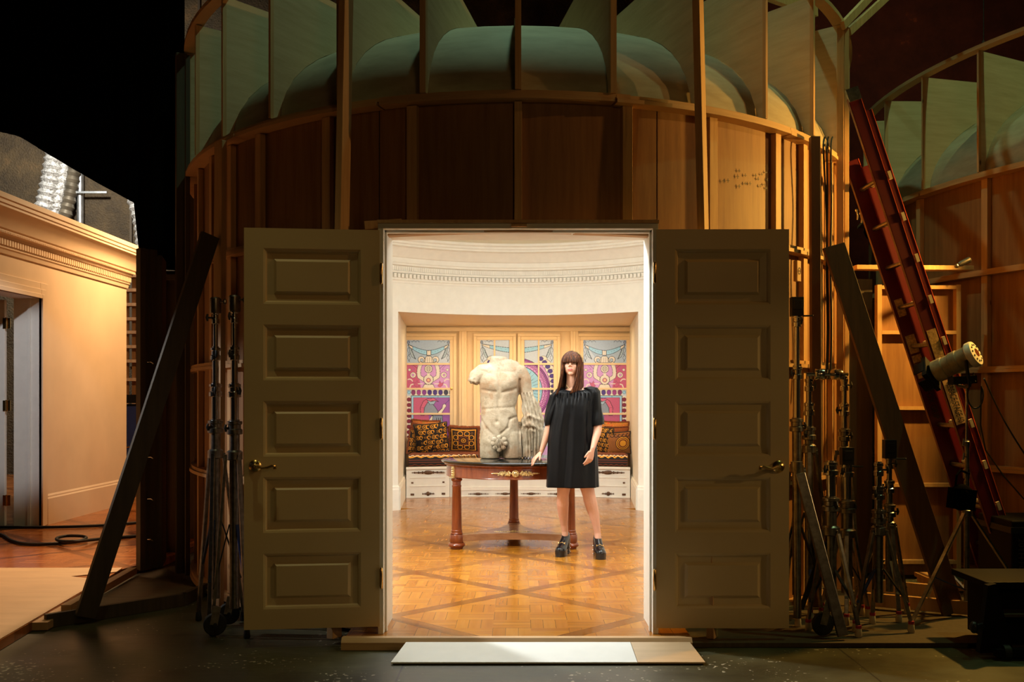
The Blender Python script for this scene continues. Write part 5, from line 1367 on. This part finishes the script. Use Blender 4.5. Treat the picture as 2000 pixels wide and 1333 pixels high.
b = MB(); b.lathe([(.030, 0), (.032, .006), (.026, .010), (.018, .008), (.010, .014)], apr(.03, .765, .629), 18, (0.03, -1, 0))
for k in range(8):
    a = 2 * PI * k / 8; b.ball(apr(.03 + .022 / .63 * math.cos(a), .765 + .022 * math.sin(a), .637), .006, 6)
for s in (-1, 1):
    for k in range(14):
        an = .03 + s * (.075 + k * .018); h = .022 * (1 - k / 17)
        b.ball(apr(an, .765 + (.014 * math.sin(k * 1.9) if k < 10 else 0)), (.009, .006, h * .6 + .003), 8)
        if k < 9: b.ball(apr(an + .006, .765 - .014 * math.sin(k * 1.9)), (.008, .006, h * .5), 8)
    b.tube([apr(.03 + s * q, .765, .633) for q in np.linspace(.05, .34, 10)], .003, 6)
b.build('gilt_mount', 'gilt', tb)

# ============================================================ marble torso
def q5(px, py, dy=0.0): return P(px, py, 9.52 + dy)
st = thing('torso_statue', q5(976, 897), 'weathered marble torso statue without head, drapery over one arm, on the round table', 'statue')
zt = .8632
b = MB(); u = 9.52 / F
def ell(rows, n=28):
    b.tube([q5(x, y, dy) for x, y, hw, dp, dy in rows], [(hw * u, dp) for x, y, hw, dp, dy in rows], n, ref=(1, 0, 0))
ell([(977, 868, 38, .11, 0), (977, 850, 39.5, .118, 0), (976.5, 832, 38, .112, -.005), (974, 812, 35, .10, -.01), (972.5, 796, 34, .10, -.01), (974, 780, 36.5, .108, 0), (975.5, 762, 39, .122, 0), (977, 745, 41, .125, .0), (979, 733, 44, .115, .01), (978, 723, 44, .10, .015), (977, 715, 36, .085, .015), (975, 709, 24, .074, .012), (973.5, 704, 17.5, .066, .01), (974, 697, 16, .060, .005)])
for cx, hw in ((958, 20.5), (1000, 18.8)):
    p = [q5(cx, y, .0) for y in (897, 880, 862, 845)]; p[0].z = zt + .001
    b.tube(p, [(hw * u, .105), (hw * u * 1.02, .112), (hw * u, .115), (hw * u * .9, .10)], 26, ref=(1, 0, 0))
b.tube([q5(958, 725, .01), q5(940, 727, 0), (q5(929, 735, -.01)), q5(923, 749, -.02)], [.075, .072, .064, .050], 18)
b.tube([q5(1000, 724, .01), q5(1016, 728, .01), q5(1023, 741, .01), q5(1027, 765, .01), q5(1031, 795, .01)], [.07, .078, .072, .058, .05], 18)
dr = [(1029, 765, 11, .065), (1033, 782, 14, .075), (1037, 800, 17.5, .085), (1040, 815, 20, .09), (1040, 832, 22, .10), (1041, 850, 22, .10), (1040, 870, 21, .095), (1038, 885, 19, .088), (1038, 894, 18, .085)]
b.tube([q5(x, y, .02) for x, y, w_, d_ in dr], [(w_ * u, d_) for x, y, w_, d_ in dr], 28, ref=(1, 0, 0))
b.tube([q5(1016, 825, .06), q5(1017, 896, .05)], [.045, .055], 14)
def seg_d(co, a, c):
    px = co[:, 0] / co[:, 1] * F + 1012; py = 779 - (co[:, 2] - CZ) / co[:, 1] * F
    dx, dy = c[0] - a[0], c[1] - a[1]; L = dx * dx + dy * dy + 1e-9
    t = np.clip(((px - a[0]) * dx + (py - a[1]) * dy) / L, 0, 1)
    return np.hypot(px - a[0] - t * dx, py - a[1] - t * dy)
def sculpt_torso(co, no):
    disp = np.zeros(len(co)); front = np.clip(-no[:, 1] * 1.6, 0, 1); base = co.copy()
    for a, c, amp, sg in [((955, 744), (962, 752), .020, 11), ((996, 744), (990, 752), .020, 11), ((974, 722), (975, 762), -.010, 3.5), ((943, 762), (968, 766), -.009, 3), ((982, 767), (1008, 760), -.013, 3),
                          ((975, 768), (972, 826), -.006, 3), ((964, 778), (964, 782), .006, 6), ((984, 778), (984, 782), .006, 6), ((963, 794), (963, 798), .006, 6), ((984, 795), (984, 799), .006, 6),
                          ((942, 800), (1008, 795), -.005, 2.5), ((970, 823), (970, 825), -.012, 2.5), ((1011, 813), (996, 819), -.012, 2.4), ((996, 819), (992, 836), -.012, 2.4), ((992, 836), (978, 848), -.011, 2.4),
                          ((941, 822), (950, 838), -.008, 2.6), ((950, 838), (962, 849), -.008, 2.6), ((970, 812), (972, 840), .008, 13), ((1003, 808), (1006, 812), .010, 7),
                          ((979, 872), (979, 897), -.035, 2.6), ((955, 858), (974, 876), -.006, 2.5), ((941, 724), (958, 730), -.006, 3), ((985, 726), (1005, 727), -.006, 3), ((1015, 742), (1013, 770), -.018, 2.2)]:
        disp += amp * np.exp(-(seg_d(base, a, c) / sg) ** 2) * front
    # drapery folds
    px = base[:, 0] / base[:, 1] * F + 1012; py = 779 - (base[:, 2] - CZ) / base[:, 1] * F
    m = 1 / (1 + np.exp(-(px - (1014 + np.clip(800 - py, 0, 60) * .10)) / 1.5)) * (py > 768)
    up = (py < 838) * 1.0
    cxx = 1030 + (py - 765) * .1
    f1 = np.sin((px - cxx) * .95 - (py - 765) * .16) * .010 + np.sin((px - cxx) * 1.7 + py * .09) * .004
    f2 = np.sin((px - 1038) * 1.05 + (py - 840) * .03 * np.sign(px - 1038)) * .014 + np.sin((px - 1036) * 2.1 + 1) * .005
    sw_ = 1 / (1 + np.exp(-(py - 836) / 3))
    disp += m * (f1 * (1 - sw_) + f2 * sw_)
    for a, c, amp, sg in [((1016, 828), (1034, 812), .014, 3), ((1034, 812), (1056, 822), .014, 3), ((1017, 840), (1034, 828), .014, 3.4), ((1034, 828), (1054, 840), .012, 3), ((1026, 836), (1044, 838), -.022, 3), ((1030, 838), (1030, 870), -.016, 4), ((1033, 835), (1040, 842), .02, 3)]:
        disp += amp * np.exp(-(seg_d(base, a, c) / sg) ** 2) * front
    # broken stump end
    k = np.exp(-(((px - 922) / 9) ** 2 + ((py - 748) / 9) ** 2))
    disp += k * np.array([.02 * noise.noise(Vector(p) * 38) for p in base])
    co = base + no * disp[:, None]
    co[:, 2] = np.maximum(co[:, 2], zt)
    return co
remeshed(b, 'torso_body', 'aged_stone', .0075, 8, st, sculpt_torso, .5)
b = MB(); c = q5(975, 866, -.125)
for k, (dx, dz, r) in enumerate(((0, 0, .045), (-.045, .03, .028), (.045, .03, .028), (-.055, -.005, .026), (.055, -.005, .026), (-.035, -.04, .026), (.037, -.04, .026), (0, -.062, .024), (0, .052, .024))):
    b.ball(c + Vector((dx, .004 * abs(k - 4) / 4, dz)), (r, .020 if k else .030, r), 14)
for a in range(-2, 3): b.tube([c + Vector((0, -.028, .05)), c + Vector((a * .018, -.030, 0)), c + Vector((a * .022, -.022, -.05))], .003, 5)
b.build('fig_leaf', 'aged_stone', st)

# ============================================================ the woman
D0 = 8.74
def wp(px, py, dy=0.0): return P(px, py, D0 + dy)
su = D0 / F
wm = thing('person', (wp(1122, 779).x, D0, FZ), 'woman in a short black dress and platform shoes, one hand resting on the round table', 'person')
b = MB()
def lim(rows, n=16): b.tube([wp(x, y, dy) for x, y, hw, dp, dy in rows], [(hw * su, dp) for x, y, hw, dp, dy in rows], n, ref=(1, 0, 0))
lim([(1120, 905, 34, .10, 0), (1121, 880, 36, .11, 0), (1120, 850, 31, .10, 0), (1119, 820, 28, .085, 0), (1119, 795, 32, .10, -.01), (1120, 775, 36, .09, 0), (1120, 763, 30, .07, .01), (1118, 756, 14, .055, .01), (1117, 745, 11, .050, .0), (1117, 728, 10.5, .048, .0)], 20)
lim([(1105, 900, 17, .085, 0), (1101, 950, 13.4, .066, .02), (1099.5, 967, 11.6, .055, .04), (1099, 984, 12.2, .056, .07), (1100, 1005, 10.2, .046, .11), (1102, 1025, 7.4, .034, .14), (1103.5, 1038, 6.3, .032, .15), (1104, 1050, 6.6, .036, .15)])
lim([(1137, 900, 17, .085, 0), (1146, 950, 14.2, .066, -.0), (1150, 967, 12.4, .055, .0), (1154, 984, 12.6, .056, .01), (1160, 1005, 10.4, .046, .02), (1165, 1028, 7.3, .034, .02), (1167, 1042, 6.5, .032, .02), (1168, 1054, 7, .036, .01)])
lim([(1090, 768, 9, .045, .01), (1082, 782, 9.5, .045, .0), (1077, 805, 8.5, .042, .0), (1074, 826, 8, .038, .0), (1070, 845, 7.6, .035, .0), (1063, 866, 5.8, .028, .0), (1057.5, 882, 4.4, .022, .0)])
lim([(1150, 764, 10, .05, .01), (1160, 778, 10.5, .05, .01), (1166, 805, 9, .045, .0), (1168, 826, 8.6, .040, -.03), (1166, 846, 8, .037, -.07), (1161, 864, 5.9, .029, -.12), (1157.5, 877, 4.6, .023, -.155)])
def hand(W_, d, n, t, k=1.0, curl=(.25, .3, .35, .4), spread=.12, thumb=(.75, .7)):
    d, n, t = Vector(d).normalized(), Vector(n), Vector(t)
    t = (t - d * t.dot(d)).normalized(); n = d.cross(t) * (1 if d.cross(t).dot(n) > 0 else -1); n.normalize()
    b.tube([W_ - d * .02 * k, W_ + d * .015 * k, W_ + d * .05 * k, W_ + d * .085 * k], [(.020 * k, .016 * k), (.026 * k, .016 * k), (.036 * k, .014 * k), (.037 * k, .011 * k)], 14, ref=t)
    for i, (L, c) in enumerate(zip((.068, .076, .070, .055), curl)):
        p = W_ + d * (.080 - .004 * abs(i - 1)) * k + t * (.027 - .018 * i) * k
        a = c; dd = (d + t * (spread * (1.5 - i))).normalized(); path = [p]; 
        for f in (.45, .32, .23):
            v = dd * math.cos(a) - n * math.sin(a); path.append(path[-1] + v * L * k * f * 1.0); a += c
        b.tube(path, [.0090 * k, .0085 * k, .0078 * k, .0060 * k], 10); b.ball(path[-1], .0062 * k, 8)
    p = W_ + d * .022 * k + t * .024 * k; v = (d * thumb[0] + t * thumb[1] - n * .25).normalized()
    p1 = p + v * .035 * k; p2 = p1 + (v + d * .5 - n * .2).normalized() * .028 * k
    b.tube([p, p1, p2], [.013 * k, .010 * k, .0075 * k], 10); b.ball(p2, .0076 * k, 8)
hw1 = wp(1057, 884, 0); hand(hw1, (-.62, -.0, -.62), (-.5, -.3, .8), (.35, -.95, -.1), .92, (.10, .16, .16, .12), .26, (.55, .85))
hw2 = wp(1157, 879, -.16); hand(hw2, (-.28, -.06, -1), (.55, -.75, 0), (-.8, -.6, 0), 1.0, (.28, .30, .34, .38), .02, (.95, .45))
# head
hc = wp(1116.5, 711, 0); yaw = R(-11)
HR = Matrix.Rotation(yaw, 3, 'Z') @ Matrix.Rotation(R(-4), 3, 'X')
def hp(x, y, z): return hc + HR @ Vector((x, y, z))
hrot = HR.to_euler()
def hball(c, r, n=16): b.ball(hp(*c), r, n, hrot)
hball((0, .012, .012), (.071, .086, .084), 24); hball((0, -.022, -.040), (.060, .064, .066), 20); hball((0, -.058, -.090), (.023, .022, .018))
hball((.032, -.050, -.028), (.024, .026, .026)); hball((-.032, -.050, -.028), (.024, .026, .026)); hball((0, -.056, .030), (.040, .018, .024))
hball((.034, -.072, .017), (.018, .010, .006)); hball((-.034, -.072, .017), (.018, .010, .006))
b.tube([hp(0, -.074, .015), hp(0, -.088, -.008), hp(0, -.098, -.024)], [.0075, .0085, .0105], 10, ref=(1, 0, 0)); hball((.010, -.086, -.028), (.0085, .010, .007), 10); hball((-.010, -.086, -.028), (.0085, .010, .007), 10); hball((0, -.076, -.055), (.024, .014, .016), 12)
for s in (-1, 1): hball((s * .072, .01, -.005), (.010, .018, .028), 12)
def sculpt_body(co, no):
    # deepen the eye sockets
    for s in (-1, 1):
        c = np.array(hp(s * .030, -.078, .003)); d = np.linalg.norm((co - c) * np.array([1, .8, 1.5]), axis=1); co = co - no * (.008 * np.exp(-(d / .013) ** 2))[:, None]
    c = np.array(hp(0, -.083, -.036)); d = np.linalg.norm(co - c, axis=1); co = co - no * (.003 * np.exp(-(d / .007) ** 2))[:, None]
    return co
remeshed(b, 'body', 'skin', .0042, 4, wm, sculpt_body, .5)
for s in (-1, 1):
    b = MB(); b.ball(hp(s * .030, -.067, .002), (.0125, .0115, .010), 14, hrot); ey = b.build('eye', 'eye_white', wm)
    b = MB(); b.ball(hp(s * .030, -.0755, .002), (.0075, .005, .0075), 12, hrot); b.build('iris', 'eye_dark', ey)
    b = MB(); b.tube([hp(s * .017, -.078, .004), hp(s * .024, -.083, .010), hp(s * .034, -.081, .011), hp(s * .044, -.071, .004)], [.001, .0022, .0022, .001], 6); b.build('eyelashes', 'eye_dark', ey)
b = MB(); 
b.tube([hp(-.023, -.078, -.0575), hp(-.010, -.089, -.0530), hp(0, -.0915, -.0545), hp(.010, -.089, -.0530), hp(.023, -.078, -.0575)], [.001, .0042, .0036, .0042, .001], 8)
b.tube([hp(-.020, -.079, -.0590), hp(-.009, -.089, -.0625), hp(.009, -.089, -.0625), hp(.020, -.079, -.0590)], [.001, .0048, .0048, .001], 8); b.build('lips', 'lips', wm)

# hair: curtain falling round the sides and back, fringe over the brow
oc = Vector((.005, .006, .005)); hr = (.094, .106, .106)
def hairpt(phi, s, L, scale=1.0, flare=0.0):
    """phi 0 = face side; s 0..1 along the lock; L total drop below the crown line"""
    cap = .62
    if s < cap:
        th = s / cap * R(92); p = Vector((math.sin(phi) * math.sin(th) * hr[0], -math.cos(phi) * math.sin(th) * hr[1], math.cos(th) * hr[2])) * scale
    else:
        q = (s - cap) / (1 - cap); p = Vector((math.sin(phi) * hr[0] * (1 + flare * q), -math.cos(phi) * hr[1] * (1 + flare * q), -L * q)) * 1.0; p.x *= scale; p.y *= scale
    return p
rngh = random.Random(7)
def curtain(phis, fn, name_b, nS=34):
    vs = []; n = len(phis)
    for j in range(nS + 1):
        for i, ph in enumerate(phis): vs.append(fn(i, ph, j / nS))
    o0 = len(name_b.v); fs = [(j * n + i, j * n + i + 1, (j + 1) * n + i + 1, (j + 1) * n + i) for j in range(nS) for i in range(n - 1)]
    name_b.add(vs, fs)
bh = MB()
N = 240; phis = [R(40) + (R(320) - R(40)) * i / N for i in range(N + 1)]
ends = [rngh.uniform(-.012, .012) for _ in range(N + 1)]
def cur(layer):
    def f(i, ph, s):
        side = -math.sin(ph)            # +1 = image left
        frontness = max(0, math.cos(ph))
        L = .262 + ends[i] * (1 if layer == 0 else .7)
        rip = (.0035 * math.sin(i * 1.9) + .0025 * math.sin(i * .71 + 2) + .004 * math.sin(i * .23)) * (s ** .5)
        p = hairpt(ph, s, L, 1.0 + layer * -.07 + rip / .1)
        q = max(0, (s - .62) / .38)
        if side > 0: p.x -= .045 * q ** 1.5 * (.4 + frontness)
        else: p.x -= (.05 * q ** 2) * (frontness * 1.6)
        if math.cos(ph) > -.1: p.y -= .045 * q * (frontness + .35)
        v = hc + Matrix.Rotation(yaw, 3, 'Z') @ (p + oc)
        return v
    return f
curtain(phis, cur(0), bh); curtain(phis, cur(1), bh)
NB = 90; ph2 = [R(-50) + R(100) * i / NB for i in range(NB + 1)]
def bang(layer):
    def f(i, ph, s):
        th = s * R(88 + 2.5 * math.sin(i * 2.3) - 1 * (1 - abs(ph) / R(50)))
        rp = 1.02 - layer * .04 + .018 * math.sin(i * 1.7) * s
        p = Vector((math.sin(ph) * math.sin(th) * hr[0], -math.cos(ph) * math.sin(th) * hr[1], math.cos(th) * hr[2])) * rp
        return hc + Matrix.Rotation(yaw, 3, 'Z') @ (p + oc)
    return f
curtain(ph2, bang(0), bh, 20); curtain(ph2, bang(1), bh, 20)
ho = bh.build('hair', 'hair', wm, smooth=70); m_ = ho.modifiers.new('solid', 'SOLIDIFY'); m_.thickness = .004
b = MB(); hb = []
for i in range(19):
    a = R(8 + i * 4.2); p = Vector((math.sin(a) * .0885, -.037, math.cos(a) * .0995)); hb.append(hc + p + oc)
b.tube(hb, .003, 6)
for i, p in enumerate(hb): b.ball(p + Vector((.001, -.004, .003)), .0035 if i % 2 else .0048, 6)
b.build('headband', 'gilt', wm)
b = MB(); b.tube([wp(1106 + 22 * t, 752 + 11 * math.sin(PI * t), -.045 - .03 * math.sin(PI * t)) for t in np.linspace(0, 1, 14)], .0018, 6); b.build('necklace', 'gilt', wm)

# dress
b = MB(); rows = [(757.5, 1101, 1140, .075, .01), (757, 1095, 1147, .088, .008), (760, 1087, 1156, .098, .004), (766, 1083, 1162, .108, .0), (778, 1082, 1163, .118, -.005), (792, 1081, 1161, .125, -.01), (810, 1078, 1160, .128, -.01), (830, 1074.5, 1161, .130, -.005), (855, 1071, 1164, .132, 0), (885, 1069.5, 1166.5, .134, 0), (915, 1068.5, 1168, .136, 0), (940, 1067.5, 1169, .138, 0), (951.5, 1067, 1169.5, .138, 0)]
ys = [r[0] for r in rows]; nR, nA = 70, 168
vs = []
for j in range(nR + 1):
    t = j / nR; k = t * (len(rows) - 1) * 1.0
    # denser near the neck
    i0 = min(int(k), len(rows) - 2); f = k - i0; r = [rows[i0][m] * (1 - f) + rows[i0 + 1][m] * f for m in range(5)]
    y, xl, xr, dp, dy = r
    for i in range(nA):
        a = 2 * PI * i / nA; cs, sn = math.cos(a), math.sin(a)
        gather = math.exp(-((y - 762) / 22) ** 2) * .012 * math.sin(i * 1.35 + .5 * math.sin(i * .4)) * (1 if y > 758.5 else .5)
        drape = (.008 * math.sin(a * 7 + y * .02) + .005 * math.sin(a * 13 + 1.3 + y * .01) + .010 * math.sin(a * 4 + .6)) * min(1, max(0, (y - 770) / 50))
        rr = 1 + (gather + drape) / .13
        front = max(0, -sn)
        p = wp((xl + xr) / 2, y, dy); drop = .030 * front * math.exp(-((y - 757) / 7) ** 2)
        # square off the ellipse a little
        e = 1 / ((abs(cs) ** 2.5 + abs(sn) ** 2.5) ** (1 / 2.5))
        hw_ = (xr - xl) / 2 * su
        vs.append((p.x + cs * e * hw_ * (1 + (rr - 1) * abs(sn)), p.y + sn * e * dp * rr, p.z - drop))
fs = [(j * nA + i, j * nA + (i + 1) % nA, (j + 1) * nA + (i + 1) % nA, (j + 1) * nA + i) for j in range(nR) for i in range(nA)]
b.add(vs, fs)
def sleeve(rows):
    n = 40; vs = []; R_ = []
    for k in range(len(rows) - 1):
        for q in range(5):
            f = q / 5; R_.append([rows[k][m] * (1 - f) + rows[k + 1][m] * f for m in range(5)])
    R_.append(list(rows[-1]))
    for j, (x, y, hw_, dp, dy) in enumerate(R_):
        p = wp(x, y, dy)
        for i in range(n):
            a = 2 * PI * i / n; rr = 1 + .05 * math.sin(i * 1.1 + j * .25) + .05 * math.sin(a * 3 + j * .3)
            vs.append((p.x + math.cos(a) * hw_ * su * rr, p.y + math.sin(a) * dp * rr, p.z + math.cos(a) * .01))
    L = len(R_); b.add(vs, [(j * n + i, j * n + (i + 1) % n, (j + 1) * n + (i + 1) % n, (j + 1) * n + i) for j in range(L - 1) for i in range(n)] + [tuple(range(n))])
sleeve([(1144, 757, 10, .06, .01), (1153, 760, 13, .075, .005), (1158, 768, 13.5, .08, 0), (1161, 785, 12.5, .075, 0), (1163.5, 805, 12.5, .07, 0), (1165, 820, 14, .074, -.018), (1166, 831, 13, .068, -.028)])
sleeve([(1102, 759, 9, .06, .01), (1093, 763, 11, .07, .005), (1086, 771, 12, .072, 0), (1081.5, 788, 12, .07, 0), (1077, 805, 12, .065, 0), (1074, 820, 11.5, .058, 0), (1073.5, 830, 9.5, .050, 0)])
do = b.build('dress', 'satin', wm, smooth=60); m_ = do.modifiers.new('solid', 'SOLIDIFY'); m_.thickness = .003

# shoes
def shoe(ax, ay, fdir):
    f = Vector((*fdir, 0)).normalized(); r = Vector((-f.y, f.x, 0)); h0 = Vector((ax, ay, FZ + .001)) - f * .055
    b = MB()
    def ins(t): return .050 + .088 * max(0, min(1, (.165 - t) / .12)) ** 1.3
    rows = [(-.004, .020, .040), (.006, .031, .055), (.03, .036, .066), (.06, .037, .066), (.09, .038, .062), (.115, .041, .066), (.14, .044, .062), (.17, .046, .050), (.20, .045, .042), (.225, .038, .036), (.243, .026, .028), (.252, .010, .018)]
    n = 18; vs = []
    for t, w_, h_ in rows:
        z0 = ins(t)
        for i in range(n):
            a = 2 * PI * i / n; c_, s_ = math.cos(a), math.sin(a)
            zz = z0 + (h_ * s_ if s_ > 0 else .004 * s_)
            vs.append(h0 + f * t + r * (w_ * (abs(c_) ** .8) * (1 if c_ > 0 else -1)) + Vector((0, 0, zz)))
    L = len(rows); b.add(vs, [(j * n + i, j * n + (i + 1) % n, (j + 1) * n + (i + 1) % n, (j + 1) * n + i) for j in range(L - 1) for i in range(n)] + [tuple(range(n))[::-1], tuple((L - 1) * n + k for k in range(n))])
    o = thing('shoe', (0, 0, 0), None, None)
    bpy.data.objects.remove(o)
    up = b.build('shoe', 'leather', wm)
    b = MB(); out = [(.098, .036), (.14, .043), (.18, .046), (.21, .045), (.235, .036), (.25, .018)]
    pl = [(t, w_) for t, w_ in out] + [(t, -w_) for t, w_ in out[::-1]]
    b.prism(pl, lambda t, w_: h0 + f * t + r * w_ * .94, lambda t, w_: h0 + f * t + r * w_ * 1.03 + Vector((0, 0, ins(max(t, .17)) + .002 + .05 * max(0, (.17 - t)))))
    b.build('platform_sole', 'leather', up, smooth=40)
    b = MB(); b.prism([(-.006, -.022), (-.006, .022), (.008, .034), (.055, .034), (.055, -.034), (.008, -.034)], lambda t, w_: h0 + f * (t + .004) + r * w_ * .92, lambda t, w_: h0 + f * t + r * w_ + Vector((0, 0, ins(t) + .002))); b.build('block_heel', 'leather', up, smooth=0, bevel=.003)
    b = MB()
    for z in (.02, .055, .09):
        for w_ in (-.036, .036, -.014, .014):
            q = h0 + f * (.03 if abs(w_) > .03 else -.008) + r * w_ + Vector((0, 0, z)); b.ball(q, .007, 8)
    b.build('heel_studs', 'chrome', up)
    b = MB(); c = h0 + f * .152 + Vector((0, 0, .113)); b.tube([c - r * .030 + Vector((0, 0, -.012)), c + Vector((0, 0, .004)), c + r * .030 + Vector((0, 0, -.012))], .0035, 8)
    for s in (-1, 1): b.tube([c + r * s * .027 + Vector((0, 0, -.008)) + (f * math.cos(a) * .011 + Vector((0, 0, math.sin(a) * .011))) for a in np.linspace(0, 2 * PI, 11)], .0028, 6, cap=False)
    b.build('metal_bit', 'brass', up)
pa = wp(1104, 1045, .15); shoe(pa.x, pa.y, (-.34, -.94))
pb = wp(1167.5, 1048, .015); shoe(pb.x, pb.y, (.10, -.99))
